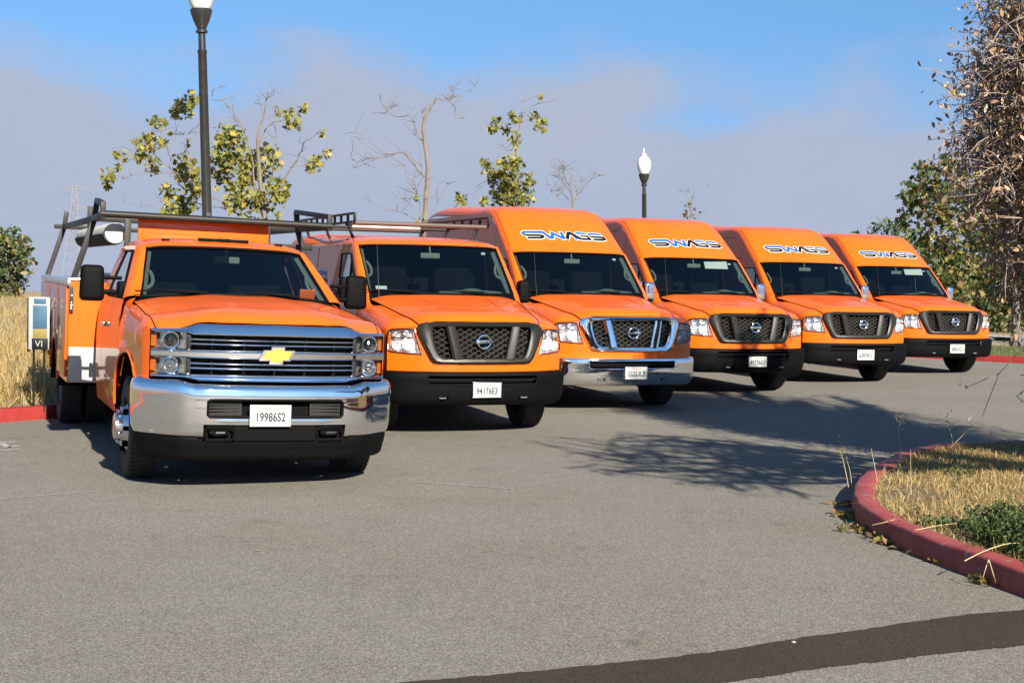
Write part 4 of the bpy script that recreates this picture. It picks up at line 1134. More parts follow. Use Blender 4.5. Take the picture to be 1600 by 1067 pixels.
        MB().tube([(s*(XO+.004), RY + RA*cos(t), .43 + RA*sin(t)) for t in np.linspace(.25, pi-.15, 22)], .016, 6).build('arch_lip', 'orange', sb)
        for (a, b, zl) in ((3.60, 4.52, .60), (4.58, 5.74, 1.02), (5.80, 7.22, .68)):   # cabinet doors stand proud
            dd = MB().box((s*(XO+.012), (a+b)/2, (zl+1.49)/2), (.022, b-a, 1.49-zl), .006).build('cabinet_door', 'orange', sb)
            MB().box((s*(XO+.027), (a+b)/2, zl + .5*(1.49-zl)), (.012, .10, .07), .008).build('latch', 'chrome_satin', sb)
        MB().box((s*(XO+XI)/2, (Y0+Y1)/2, ZT + .014), (XO-XI+.03, Y1-Y0+.03, .024), .006).build('cabinet_top', 'aluminium', sb)
        MB().box((s*(XO+.004), (Y0+Y1)/2, ZT - .012), (.03, Y1-Y0+.02, .05), .006).build('top_edge', 'aluminium', sb)
        MB().box((s*1.0, Y0 - .006, .725), (.47, .008, .345), .002).build('stone_guard', 'white_worn', sb)
        bx = MB().box((s*(XO - .02), Y0 - .012, 1.36), (.035, .02, .26), .004).build('hinge_plate', 'black_metal', sb)
        for z in (1.27, 1.30, 1.33, 1.40):
            MB().lathe([(.0001, -.008), (.007, -.006), (.007, 0)], (s*(XO-.02), Y0 - .022, z), 'Y', 8).build('bolt', 'chrome_satin', bx)
    MB().box((0, (Y0+Y1)/2, .80), (2*XI, Y1-Y0, .10), .01).build('bed_floor', 'black_metal', sb)
    MB().box((0, Y0 + .03, 1.15), (2*XI, .05, .70), .004).build('bed_front', 'white_worn', sb)
    MB().box((0, Y1 - .03, 1.10), (2*XI, .05, .60), .01).build('tailgate', 'orange', sb)
    # boxes standing in the bed, just seen beside the cab
    MB().box((-.55, 4.9, 1.50), (.40, .8, .26), .01).build('bed_box', 'white_worn', sb)
    # ---- ladder rack
    rk = bpy.data.objects.new('ladder_rack', None); COL.objects.link(rk); rk.parent = R_
    b = .028
    def sq(P, name, r=b):
        m = MB()
        for p, q in zip(P[:-1], P[1:]):
            p, q = Vector(p), Vector(q); d = q - p
            rot = d.to_track_quat('Z', 'Y').to_matrix().to_4x4()
            m.box((p+q)/2, (r*2, r*2, d.length + r*1.2), .006, rot)
        return m.build(name, 'black_metal', rk)
    ZR = 2.165
    MB().box((.03, 3.47, 2.065), (1.30, .03, .235), .006).build('headboard', 'orange', rk)
    MB().box((.03, 3.385, 2.192), (1.34, .20, .012), .003).build('shade_overhang', 'black_metal', rk)  # overhang added to throw shade on the upper part of the headboard
    for s in (-1, 1):
        for yy in (3.62, 7.15):
            sq([(s*1.21, yy, ZT - .25), (s*1.20, yy, ZT + .02), (s*1.02, yy, ZR)], 'rack_leg')
            sq([(s*1.02, yy, ZR), (s*1.0, yy, ZR + .17)], 'rack_post', .026)
        sq([(s*1.02, 3.60, ZR), (s*1.02, 7.30, ZR)], 'rack_rail')
        # ladder stop loop over the front corner
        sq([(s*1.0, 3.62, ZR + .18), (s*1.06, 2.50, ZR + .10), (s*1.06, 2.50, ZR - .02)], 'ladder_stop', .024)
        sq([(s*1.02, 3.62, ZR), (s*1.06, 2.50, ZR)], 'front_bracket')
        sq([(s*.72, 7.15, ZR), (s*.72, 7.15, ZR + .25)], 'rack_stake', .032)
    MB().tube([(-1.08, 2.50, ZR + .01), (1.08, 2.50, ZR + .01)], .033, 10).build('front_roller', 'black_metal', rk)
    sq([(-1.02, 3.62, ZR), (1.02, 3.62, ZR)], 'crossbar')
    sq([(-1.12, 7.15, ZR), (1.12, 7.15, ZR)], 'crossbar')
    sq([(-.70, 3.62, 1.45), (-.70, 3.62, ZR)], 'upright', .03); sq([(.70, 3.62, 1.45), (.70, 3.62, ZR)], 'upright', .03)
    sq([(.70, 3.62, 1.98), (1.16, 3.62, 1.98)], 'gusset', .03)
    # pipe slung in a trough along the left of the rack
    pc = MB().lathe([(.0001, 0), (.100, 0), (.105, .02), (.105, 3.1), (.0001, 3.1)], (-.80, 3.75, ZR - .13), 'Y', 24).build('pipe_carrier', 'pvc', rk)
    MB().grid(np.array([[(-.80 + .118*cos(t), y, ZR - .13 + .118*sin(t)) for t in np.linspace(pi*1.02, 2*pi*.99, 14)] for y in np.linspace(3.9, 6.9, 6)])).build('trough', 'black_plastic', rk)
    # ---- cabin
    MB().loft([[(0, 1.50, 1.475), (.4, 1.52, 1.47), (.79, 1.58, 1.44)], [(0, 1.72, 1.48), (.4, 1.73, 1.475), (.80, 1.76, 1.44)], [(0, 1.92, 1.42), (.4, 1.92, 1.42), (.85, 1.92, 1.40)], [(0, 1.98, 1.1), (.4, 1.98, 1.1), (.88, 1.98, 1.1)]], 3, 3, True).build('dashboard', 'interior', R_)
    for s in (-1, 1):
        MB().box((s*.40, 2.72, 1.35), (.52, .16, .66), .06, Matrix.Rotation(-.15, 4, 'X'), seg=3).box((s*.40, 2.78, 1.74), (.26, .10, .17), .04, seg=3).box((s*.40, 2.5, 1.02), (.52, .5, .16), .05, seg=3).build('seat', 'seat', R_)
        gp = MB().loft([[(s*.815, 1.575, 1.45), (s*.755, 1.90, 1.66), (s*.692, 2.21, 1.855)], [(s*.775, 1.61, 1.44), (s*.715, 1.93, 1.64), (s*.655, 2.23, 1.845)]], 4, 2).build('pillar_trim', 'trim', R_)
        MB().tube([(s*.76, 1.74, 1.52), (s*.71, 1.77, 1.55), (s*.69, 1.86, 1.62), (s*.705, 1.94, 1.67)], .017, 6, smooth=4).build('grab_handle', 'trim', gp)
    MB().tube([(.38 + .19*cos(t), 2.08 + .08*sin(t), 1.36 + .17*sin(t)) for t in np.linspace(0, 2*pi, 25)[:-1]], .016, 6, closed=True).tube([(.20, 2.08, 1.36), (.56, 2.08, 1.36)], .018, 6).build('steering_wheel', 'interior', R_)
    MB().box((0, 3.0, 1.5), (1.5, .02, .8), 0).build('cab_liner', 'interior', R_)
    MB().loft([[(0, 2.13, 1.895), (.4, 2.14, 1.89), (.66, 2.2, 1.87)], [(0, 3.1, 1.90), (.4, 3.1, 1.90), (.70, 3.1, 1.88)]], 3, 2, True).build('headliner', 'interior', R_)
    MB().box((.0, 2.09, 1.80), (.24, .03, .065), .02).tube([(0, 2.095, 1.83), (0, 2.12, 1.90)], .012, 6).build('rear_view_mirror', 'interior', R_)
    MB().box((.06, 2.06, 1.80), (.10, .03, .06), .012).build('dash_camera', 'trim', R_)
    MB().box((.66, 1.70, 1.52), (.14, .03, .09), .01).build('orange_vest', 'orange', R_)
    return root
truck_root = truck()

# ------------------------------------------------------------------ lamp posts
mat('post_black', (.016, .018, .02), .30, noise=(7, .3, (.035, .035, .034)))
mat('globe', (.86, .84, .76), .18, coat=.4)
mat('globe_cap', (.55, .55, .52), .3, metal=.3)
def lamp_post(label, px, py, Y, cup, globe_r, lean=-2.3):
    """passes through the pixel (px, py); cup = pixel height of the cup's lower end"""
    p = at(px, py, Y)
    L_ = radians(lean)
    base = Vector((p.x - p.z*math.tan(L_), Y, .11))
    zc = at(px, cup, Y).z - .11
    root = thing('lamp_post', label, 'lamp post', base, 0, 'park lamp posts behind the row', ry=L_)
    k = globe_r / .20
    MB().lathe([(.22*k, 0), (.22*k, .05), (.17*k, .10), (.15*k, .35), (.17*k, .40), (.13*k, .46), (.11*k, .75), (.085*k, .85)], n=24).build('post_base', 'post_black', root)
    pole = MB().lathe([(.080*k, .8), (.070*k, 2.0), (.061*k, zc - .42*k), (.068*k, zc - .41*k), (.068*k, zc - .38*k), (.052*k, zc - .37*k), (.050*k, zc - .14*k)], n=20).build('pole', 'post_black', root)
    MB().lathe([(.055*k, zc - .14*k), (.085*k, zc - .13*k), (.085*k, zc - .10*k), (.06*k, zc - .09*k), (.07*k, zc - .06*k), (.115*k, zc + .04*k), (.148*k, zc + .14*k), (.155*k, zc + .19*k), (.148*k, zc + .20*k), (.0001, zc + .20*k)], n=24).build('cup', 'post_black', root)
    z = zc + .20*k
    MB().lathe([(.12*k, z), (.150*k, z + .05*k), (.190*k, z + .17*k), (.20*k, z + .26*k), (.19*k, z + .34*k), (.155*k, z + .42*k), (.10*k, z + .48*k), (.07*k, z + .50*k)], n=28).build('globe', 'globe', root)
    MB().lathe([(.075*k, z + .50*k), (.085*k, z + .53*k), (.055*k, z + .57*k), (.03*k, z + .60*k), (.018*k, z + .68*k), (.022*k, z + .70*k), (.0001, z + .73*k)], n=14).build('finial', 'globe_cap', root)
    return root
lamp_post('tall black lamp post with white globe rising behind the utility truck', 320.5, 250, 20.3, 37, .205)
lamp_post('distant black lamp post with acorn globe above the middle van', 1006.3, 310, 40, 283, .205, -1.9)

# ------------------------------------------------------------------ banner panel on the verge behind the truck
mat('banner_blue_shaded', (.015, .075, .15), .6, noise=(12, .4, (.03, .12, .2)))  # all sign colours darkened, shade is put into them
mat('banner_yellow_shaded', (.22, .17, .03), .6)
mat('banner_white_shaded', (.36, .37, .38), .6)
sp = at(62, 500, 15.25)
pan = thing('sign_panel', 'narrow blue, white and yellow sign panel standing on the dry grass verge', 'sign', (sp.x, 15.25, .12), radians(10))
ztop = at(62, 464, 15.25).z - .12; zbot = at(62, 546, 15.25).z - .12
H = ztop - zbot
MB().box((0, 0, (ztop+zbot)/2), (.225, .08, H), .008).build('panel', 'banner_white_shaded', pan)
MB().box((.01, -.042, zbot + H*.62), (.15, .006, H*.44), .001).build('blue_field', 'banner_blue_shaded', pan)
MB().box((.01, -.042, zbot + H*.31), (.15, .006, H*.17), .001).build('yellow_band', 'banner_yellow_shaded', pan)
MB().box((.01, -.042, zbot + H*.11), (.17, .006, H*.21), .001).build('black_band', 'ink', pan)
MB().box((.01, -.042, zbot + H*.92), (.13, .006, H*.10), .001).build('top_print', 'banner_blue_shaded', pan)
text('band_lettering', 'VI', .10, 'banner_white_shaded', pan, (.0, -.047, zbot + H*.11))
MB().box((-.117, 0, (ztop+zbot)/2 - .02), (.012, .12, H*1.02), .002).build('edge_strip', 'black_metal', pan)
for x in (-.06, .05):
    MB().tube([(x, 0, -.05), (x, 0, zbot)], .014, 6).build('stake', 'black_metal', pan)

# ------------------------------------------------------------------ van roof rack, and the pipe lying on it
mat('rack_brown', (.10, .06, .05), .5, spec=.3)
v2 = van_roots[0]
rk = bpy.data.objects.new('roof_rack', None); COL.objects.link(rk); rk.parent = v2
for s in (-1, 1):
    m_ = MB()
    m_.tube([(s*.84, 2.35, 2.30), (s*.84, 5.5, 2.30)], .016, 6).tube([(s*.84, 2.35, 2.40), (s*.84, 5.5, 2.40)], .016, 6)
    for y in np.arange(2.35, 5.51, .35): m_.box((s*.84, y, 2.35), (.022, .07, .085), .004)
    m_.build('side_rail', 'black_metal', rk)
    for y in (2.75, 4.0, 5.2):
        MB().tube([(s*.74, y, 2.085), (s*.78, y, 2.16), (s*.82, y, 2.27)], [.022, .018, .02], 8).build('rack_foot', 'black_metal', rk)
for y in (2.40, 2.75, 4.0, 5.2):
    MB().tube([(-.86, y, 2.285), (.86, y, 2.285)], .020 if y > 2.5 else .028, 8).build('crossbar', 'rack_brown' if y < 2.5 else 'black_metal', rk)
pipe = MB().tube([(-.82, 0, 0), (.02, 0, 0)], .022, 12).build('white_pipe', 'white', None)
pipe.parent = None
import mathutils
Mv = Matrix.Translation((v2.location.x, v2.location.y, 0)) @ Matrix.Rotation(v2.rotation_euler.z, 4, 'Z')
pipe.matrix_world = Mv @ Matrix.Translation((0, 2.55, 2.245))
tag(pipe, "thin white pipe lying across the low van's roof rack", 'pipe')

# ------------------------------------------------------------------ pylon and wires far off
mat('galvanised_haze', (.27, .26, .28), .7)  # steel grey toned towards the sky, haze put into the colour
py_ = at(116, 470, 520)
py = thing('pylon', 'faint lattice electricity pylon far behind the truck', 'pylon', (py_.x, 520, py_.z - 2))
zt_ = at(116, 290, 520).z - (py_.z - 2)
def wdt(z): return 4.4*(1 - z/zt_)**1.3 + .7
for sx_ in (-1, 1):
    for sy_ in (-1, 1):
        MB().tube([(sx_*wdt(z), sy_*wdt(z), z) for z in np.linspace(0, zt_, 9)], .11, 4).build('tower_leg', 'galvanised_haze', py)
br = MB()
zz = np.linspace(0, zt_*.98, 12)
for a, b_ in zip(zz[:-1], zz[1:]):
    for q in (-1, 1):
        br.tube([(-wdt(a), q*wdt(a), a), (wdt(b_), q*wdt(b_), b_)], .05, 3).tube([(wdt(a), q*wdt(a), a), (-wdt(b_), q*wdt(b_), b_)], .05, 3)
o_ = br.build('lattice', 'galvanised_haze', py); o_['kind'] = 'stuff'
for k, hw in ((.97, 5.5), (.80, 7.0), (.63, 6.0)):
    MB().tube([(-hw, 0, zt_*k), (0, 0, zt_*k + 1.2), (hw, 0, zt_*k)], .13, 4).tube([(-hw, 0, zt_*k), (hw, 0, zt_*k)], .11, 4).build('cross_arm', 'galvanised_haze', py)
    for s in (-1, 1):
        P = []
        for q in np.linspace(-1, 1, 17):
            P.append((s*hw + q*250, q*60, zt_*k - 1.5 - 9*(1 - abs(2*((q+1) % 1) - 1))))
        MB().tube(P, .035, 3).build('wire', 'galvanised_haze', py)

# ------------------------------------------------------------------ trees and plants
mat('bark_grey', (.15, .12, .095), .9, noise=(6, .5, (.22, .18, .145)), bump=(30, .6, .02))
mat('bark_dark', (.085, .065, .05), .9, noise=(8, .5, (.13, .10, .075)), bump=(30, .6, .02))
mat('bark_twig', (.36, .27, .22), .9)
mat('bark_pale', (.46, .43, .37), .85, noise=(5, .3, (.22, .19, .15)), bump=(30, .5, .02))
def leaf_mat(name, col, tr=.25):
    col = tuple(.64*c for c in col)
    m = bpy.data.materials.new(name); m.use_nodes = True
    t = m.node_tree; b = t.nodes['Principled BSDF']
    b.inputs['Base Color'].default_value = (*col, 1); b.inputs['Roughness'].default_value = .55; b.inputs['Specular IOR Level'].default_value = .3
    o = t.nodes['Material Output']
    tl = t.nodes.new('ShaderNodeBsdfTranslucent'); tl.inputs[0].default_value = (min(1, col[0]*1.3), min(1, col[1]*1.3), col[2]*.6, 1)
    mx = t.nodes.new('ShaderNodeMixShader'); mx.inputs[0].default_value = tr
    t.links.new(b.outputs[0], mx.inputs[1]); t.links.new(tl.outputs[0], mx.inputs[2]); t.links.new(mx.outputs[0], o.inputs[0])
    MATS[name] = m
leaf_mat('leaf_green', (.21, .23, .045)); leaf_mat('leaf_yellow', (.40, .32, .055)); leaf_mat('leaf_olive', (.26, .23, .06)); leaf_mat('leaf_brown', (.24, .13, .05))
leaf_mat('leaf_deep', (.055, .085, .025)); leaf_mat('leaf_mid', (.10, .13, .035)); leaf_mat('leaf_pine', (.07, .12, .04))
leaf_mat('dry_leaf', (.60, .375, .22)); leaf_mat('dry_pod', (.88, .66, .42)); leaf_mat('dry_dark', (.36, .23, .165)); leaf_mat('dry_olive', (.38, .29, .13))
leaf_mat('straw', (.54, .385, .155), .3); leaf_mat('straw_dark', (.31, .205, .08), .3); leaf_mat('straw_pale', (.62, .48, .235), .3); leaf_mat('weed', (.055, .095, .025), .3); leaf_mat('weed_light', (.11, .145, .04), .3)

def batch_tubes(name, P, r, m, parent, n=3):
    """many thin twigs at once: P (N, k, 3), radii r (k,)"""
    P = np.array(P); N_, k = P.shape[:2]; r = np.array(r)
    T = np.gradient(P, axis=1); T /= np.maximum(np.linalg.norm(T, axis=2, keepdims=True), 1e-9)
    A = np.cross(T, np.array([.31, .52, .79])); A /= np.maximum(np.linalg.norm(A, axis=2, keepdims=True), 1e-9)
    B = np.cross(T, A)
    a = np.arange(n)*2*pi/n
    V = P[:, :, None] + r[None, :, None, None]*(np.cos(a)[None, None, :, None]*A[:, :, None] + np.sin(a)[None, None, :, None]*B[:, :, None])
    base = (np.arange(N_)*k*n)[:, None, None]
    i, j = np.meshgrid(np.arange(k-1), np.arange(n), indexing='ij')
    q = np.stack([i*n + j, i*n + (j+1) % n, (i+1)*n + (j+1) % n, (i+1)*n + j], -1).reshape(-1, 4)
    F = (base + q[None]).reshape(-1).astype(np.int32)
    me = bpy.data.meshes.new(name); nf = len(F)//4
    me.vertices.add(N_*k*n); me.vertices.foreach_set('co', V.reshape(-1))
    me.loops.add(len(F)); me.loops.foreach_set('vertex_index', F)
    me.polygons.add(nf); me.polygons.foreach_set('loop_start', np.arange(0, nf*4, 4, dtype=np.int32)); me.polygons.foreach_set('loop_total', np.full(nf, 4, dtype=np.int32))
    me.polygons.foreach_set('use_smooth', np.ones(nf, dtype=bool))
    me.materials.append(MATS[m]); me.update(); me.validate()
    o = bpy.data.objects.new(name, me); COL.objects.link(o); o.parent = parent; o['kind'] = 'stuff'
    return o

def rand_rot(n, up=.0):
    """n random frames: two orthogonal unit vectors each, normals pulled towards up"""
    N = rng.normal(size=(n, 3)); N[:, 2] += up
    N /= np.linalg.norm(N, axis=1, keepdims=True)
    A = np.cross(N, rng.normal(size=(n, 3))); A /= np.linalg.norm(A, axis=1, keepdims=True)
    return A, np.cross(N, A), N

LOBED = np.array([(0, -.5, 0), (.18, -.18, .02), (.5, -.12, -.06), (.26, .08, .02), (.34, .40, -.05), (.10, .30, .03), (0, .56, -.08), (-.10, .30, .03), (-.34, .40, -.05), (-.26, .08, .02), (-.5, -.12, -.06), (-.18, -.18, .02)])
OVAL = np.array([(0, -.5, 0), (.2, -.15, .05), (.17, .2, .03), (0, .5, -.08), (-.17, .2, .03), (-.2, -.15, .05)])
def leaves(name, P, size, mats, shape, parent, up=.5, weights=None, stuff=True, droop=None):
    P = np.array(P); n = len(P)
    A, B, N = rand_rot(n, up)
    if droop is not None:
        B = B*(1-droop) + np.array([0, 0, -1])*droop; B /= np.linalg.norm(B, axis=1, keepdims=True)
        A = np.cross(B, N); A /= np.maximum(np.linalg.norm(A, axis=1, keepdims=True), 1e-6); N = np.cross(A, B)
    sz = size * (.6 + .8*rng.random((n, 1, 1)))
    V = P[:, None, :] + sz*(shape[None, :, 0:1]*A[:, None] + shape[None, :, 1:2]*B[:, None] + shape[None, :, 2:3]*N[:, None])
    k = len(shape)
    me = bpy.data.meshes.new(name)
    me.vertices.add(n*k); me.vertices.foreach_set('co', V.reshape(-1))
    me.loops.add(n*k); me.loops.foreach_set('vertex_index', np.arange(n*k, dtype=np.int32))
    me.polygons.add(n); me.polygons.foreach_set('loop_start', np.arange(0, n*k, k, dtype=np.int32)); me.polygons.foreach_set('loop_total', np.full(n, k, dtype=np.int32))
    for m_ in mats: me.materials.append(MATS[m_])
    wts = np.array(weights or [1]*len(mats), float)
    me.polygons.foreach_set('material_index', rng.choice(len(mats), n, p=wts/wts.sum()).astype(np.int32))
    me.update(); me.validate()
    o = bpy.data.objects.new(name, me); COL.objects.link(o); o.parent = parent
    if stuff: o['kind'] = 'stuff'
    return o

def local(root, P):
    return [tuple(np.array(p) - np.array(root.location)) for p in P]

def traced_tree(name, label, base_px, Y, limbs, clusters, k=(0, 0, 1), bark='bark_grey', leaf=.17, lmats=('leaf_green', 'leaf_yellow', 'leaf_olive'), wts=None, dens=1.0, depth=.5, group=None, twigs=0, category='tree', r0=.05, shape=None, up=.4):
    """a young tree: limbs as polylines (pixel units, scaled by k), given real thickness, and depth by a random walk"""
    ox, oy, sc = k
    b = at(*base_px, Y); b.z = .1
    root = thing(name, label, category, b, 0, group)
    def pt(x, y, dy): 
        p = at(ox + x/sc, oy + y/sc, Y + dy); return p
    tr = MB(); tw = MB(); ends = []
    for li, (path, ra, rb) in enumerate(limbs):
        d = 0.0; pts = []
        for i, (x, y) in enumerate(path):
            d += (rng.normal()*.13*depth*2 if (i > 0 and li > 0) else 0) 
            pts.append(tuple(pt(x, y, d)))
        Q = cr(np.array(pts), 4)
        Q[1:-1] += rng.normal(size=Q[1:-1].shape)*.008
        (tr if li == 0 else tw).tube(local(root, Q), np.linspace(ra, rb, len(Q))*(1 if li == 0 else .62), 6)
        for _ in range(twigs if li else 0):
            i = rng.integers(len(Q)//3, len(Q)); p = Q[i]; v = rng.normal(size=3)*.5; v[2] = abs(v[2])*.9; 
            ln = .16 + .28*rng.random()
            q = [p, p + v*ln*.5 + rng.normal(size=3)*.02, p + v*ln + rng.normal(size=3)*.04]
            tw.tube(local(root, q), [.006, .004, .002], 4)
    if limbs:
        # trunk down to the ground
        p0 = np.array(pt(*limbs[0][0][0], 0))
        tr.tube(local(root, [tuple(p0), (b.x + (p0[0]-b.x)*.4, Y, p0[2]*.5), (b.x, Y, .05)]), [limbs[0][1], limbs[0][1]*1.15, limbs[0][1]*1.5], 8)
        tr.build('trunk', bark, root)
        if tw.v: 
            tw.build('branches', bark, root)['kind'] = 'stuff'
    P = []
    for (x, y, r) in clusters:
        rm = r/sc/FPX*Y
        c = np.array(pt(x, y, rng.normal()*depth*.6))
        n = max(3, int(dens * (rm/leaf)**2 * 7))
        q = rng.normal(size=(n, 3)); q /= np.linalg.norm(q, axis=1, keepdims=True); q *= (rng.random((n, 1))**.5)*rm*1.05
        P += list(c + q)
    if P:
        leaves('crown', local(root, P), leaf, lmats, LOBED if shape is None else shape, root, up=up, weights=wts)
    return root

# young plane trees behind the row
k1 = (140, 0, 3.048)
traced_tree('plane_tree', 'young leafy plane tree beside the lamp post behind the truck', (410, 600), 21.8, [
    ([(835, 1060), (815, 920), (808, 800), (800, 640), (832, 540), (850, 430)], .05, .006),
    ([(815, 1000), (790, 900), (750, 660), (690, 540), (640, 485), (580, 475)], .03, .006), ([(805, 690), (840, 620), (890, 580), (960, 560), (1030, 515)], .02, .004),
    ([(860, 960), (900, 880), (960, 800), (1010, 720), (1025, 675), (1085, 640)], .025, .004), ([(960, 800), (1050, 775), (1120, 735)], .012, .004), ([(850, 900), (880, 760), (890, 620), (880, 560)], .016, .004),
    ([(810, 1040), (740, 1030), (650, 1000), (590, 985), (480, 1000)], .025, .006), ([(700, 1000), (560, 930), (430, 880), (390, 760), (460, 715), (520, 590)], .02, .005), ([(520, 590), (470, 640), (400, 640)], .01, .004),
    ([(560, 930), (420, 830), (260, 830), (130, 860)], .012, .003), ([(560, 985), (380, 950), (280, 980), (160, 960)], .012, .003), ([(420, 830), (330, 760), (280, 700), (200, 720), (90, 840)], .01, .003), ([(580, 475), (585, 420)], .005, .002), ([(640, 485), (700, 580), (740, 620)], .006, .003), ([(835, 480), (880, 430)], .006, .002), ([(820, 540), (800, 460)], .006, .002), ([(390, 760), (340, 640), (310, 580)], .008, .003)],
    [(455, 515, 60), (410, 530, 40), (490, 470, 40), (300, 580, 25), (345, 590, 35), (270, 690, 60), (230, 740, 40), (150, 750, 40), (140, 800, 20), (85, 840, 45), (90, 880, 30), (300, 790, 50), (350, 680, 30), (375, 635, 20), (450, 790, 70), (470, 830, 60), (500, 900, 60), (440, 980, 80), (370, 910, 40), (470, 680, 20), (640, 650, 60), (690, 660, 60), (640, 740, 80), (720, 760, 80), (800, 760, 70), (850, 720, 50), (620, 850, 70), (720, 850, 80), (800, 830, 60), (880, 770, 40), (690, 960, 70), (760, 950, 80), (830, 980, 50), (900, 900, 60), (910, 950, 40), (905, 530, 25), (960, 560, 40), (990, 590, 30), (950, 600, 30), (1020, 520, 25), (1100, 635, 25), (1080, 780, 45), (1050, 790, 30), (1130, 735, 25), (900, 1030, 25), (400, 1020, 60)],
    k1, leaf=.095, wts=(5, 2, 4), dens=2.2, group='young trees behind the vans', twigs=5, depth=.55)
k2 = (540, 120, 3.81)
traced_tree('bare_tree', 'tall leafless young tree with curling branches behind the low van', (665, 600), 25, [
    ([(470, 860), (478, 700), (485, 600), (472, 400), (465, 260), (495, 200), (540, 130)], .055, .02),
    ([(540, 130), (600, 135), (690, 110), (770, 55)], .02, .004), ([(600, 140), (640, 165), (660, 220), (720, 255)], .014, .004), ([(610, 135), (625, 70)], .008, .003), ([(690, 110), (640, 125), (620, 150)], .006, .003),
    ([(467, 395), (430, 350), (410, 280), (395, 240), (300, 238), (250, 205), (210, 150), (190, 110)], .022, .004), ([(250, 205), (290, 180), (270, 190)], .007, .003), ([(300, 238), (240, 215), (250, 190)], .007, .003),
    ([(470, 595), (420, 540), (370, 480), (330, 450), (250, 475), (140, 490), (70, 450), (50, 360)], .028, .004), ([(290, 460), (180, 450), (100, 390), (60, 330)], .012, .003), ([(200, 485), (110, 520), (60, 545)], .010, .003), ([(130, 490), (80, 510), (30, 480)], .007, .003),
    ([(440, 850), (430, 700), (365, 610), (355, 500)], .016, .004), ([(430, 700), (410, 620), (405, 580)], .009, .003), ([(425, 680), (450, 600), (415, 350)], .009, .003), ([(420, 850), (300, 800), (150, 750)], .012, .003), ([(400, 780), (350, 730), (290, 720)], .008, .003), ([(500, 830), (560, 730), (605, 640)], .010, .003), ([(465, 260), (455, 200)], .006, .002)],
    [(420, 725, 14), (450, 845, 30)], k2, leaf=.10, twigs=7, dens=.8, group='young trees behind the vans')
traced_tree('plane_tree', 'narrow leafy young plane tree rising above the chrome-bumpered van', (800, 600), 27, [
    ([(1000, 800), (1012, 620), (1015, 500), (1015, 420), (1030, 300), (1050, 200)], .045, .01),
    ([(1050, 200), (1100, 180), (1200, 150)], .012, .003), ([(1050, 200), (1060, 150), (1110, 125), (1170, 130)], .01, .003), ([(1050, 215), (1090, 240), (1070, 330)], .01, .003), ([(1015, 420), (960, 440), (930, 370)], .01, .003), ([(990, 760), (900, 640), (840, 560)], .018, .004), ([(1000, 740), (1080, 660), (1100, 570)], .015, .004), ([(960, 740), (860, 620), (780, 660), (765, 750)], .01, .003), ([(1030, 330), (950, 320), (890, 290)], .01, .004), ([(1045, 280), (1120, 250), (1160, 290)], .01, .004)],
    [(890, 290, 55), (960, 320, 38), (1010, 380, 45), (1000, 250, 40), (1040, 250, 30), (1130, 240, 36), (1160, 290, 45), (985, 215, 20), (1165, 120, 25), (850, 550, 50), (960, 540, 70), (1000, 500, 50), (900, 590, 60), (950, 650, 90), (1050, 700, 80), (1000, 730, 100), (1090, 610, 45), (900, 720, 60), (685, 735, 50), (825, 745, 35), (1050, 520, 25), (825, 510, 30), (1000, 600, 60)],
    k2, leaf=.095, wts=(5, 2, 4), dens=2.2, group='young trees behind the vans', twigs=3)
traced_tree('bare_tree', 'small leafless tree fanning out behind the chrome-bumpered van roof', (893, 600), 30, [
    ([(1352, 800), (1350, 730), (1345, 690)], .03, .018), ([(1345, 700), (1290, 610), (1240, 520)], .016, .004), ([(1345, 700), (1310, 600), (1275, 500)], .014, .004), ([(1345, 690), (1335, 640), (1352, 560)], .014, .004), ([(1350, 740), (1380, 690), (1402, 620)], .012, .004), ([(1345, 750), (1280, 690), (1200, 640)], .012, .004), ([(1355, 760), (1420, 650), (1480, 598), (1555, 585)], .016, .004), ([(1340, 770), (1270, 720), (1220, 680)], .010, .003), ([(1300, 640), (1260, 600), (1230, 590)], .008, .003), ([(1335, 640), (1300, 560), (1310, 540)], .008, .003)],
    [], k2, twigs=9, group='young trees behind the vans')
k5 = (960, 220, 7.62)
traced_tree('sapling', 'thin sapling tip showing above the third van roof', (1080, 600), 33, [
    ([(900, 1000), (912, 850), (930, 700), (940, 640)], .022, .006), ([(905, 900), (885, 720), (865, 600), (850, 520)], .012, .003), ([(930, 720), (960, 600), (1090, 545)], .01, .003), ([(868, 610), (810, 605)], .006, .003), ([(905, 940), (960, 900), (1010, 850)], .01, .003)],
    [(890, 740, 25), (870, 790, 40), (840, 840, 40), (865, 900, 40), (960, 825, 15), (1010, 850, 22), (930, 910, 30), (850, 870, 35)], k5, leaf=.09, dens=.9, lmats=('leaf_mid', 'leaf_olive', 'leaf_brown'), group='young trees behind the vans', twigs=2, r0=.02)

# oak at the far left edge
traced_tree('oak_tree', 'dark green oak at the far left edge of the field', (20, 480), 62, [([(15, 490), (18, 450), (20, 420)], .22, .12), ([(18, 450), (35, 420), (45, 395)], .10, .03), ([(18, 450), (0, 420), (-20, 400)], .10, .03), ([(20, 430), (12, 400), (15, 375)], .10, .03)],
    [(15, 372, 20), (-5, 378, 22), (32, 385, 18), (20, 400, 24), (-10, 410, 26), (38, 410, 18), (10, 425, 26), (-20, 440, 26), (30, 432, 20), (5, 450, 22), (25, 455, 16), (-15, 465, 22), (44, 390, 9), (18, 465, 14), (-40, 400, 26), (-45, 440, 26)],
    (0, 0, 1), bark='bark_dark', leaf=.22, lmats=('leaf_deep', 'leaf_mid', 'dry_olive'), wts=(4, 3, 2), dens=2.2, depth=1.2, shape=OVAL*1.3)

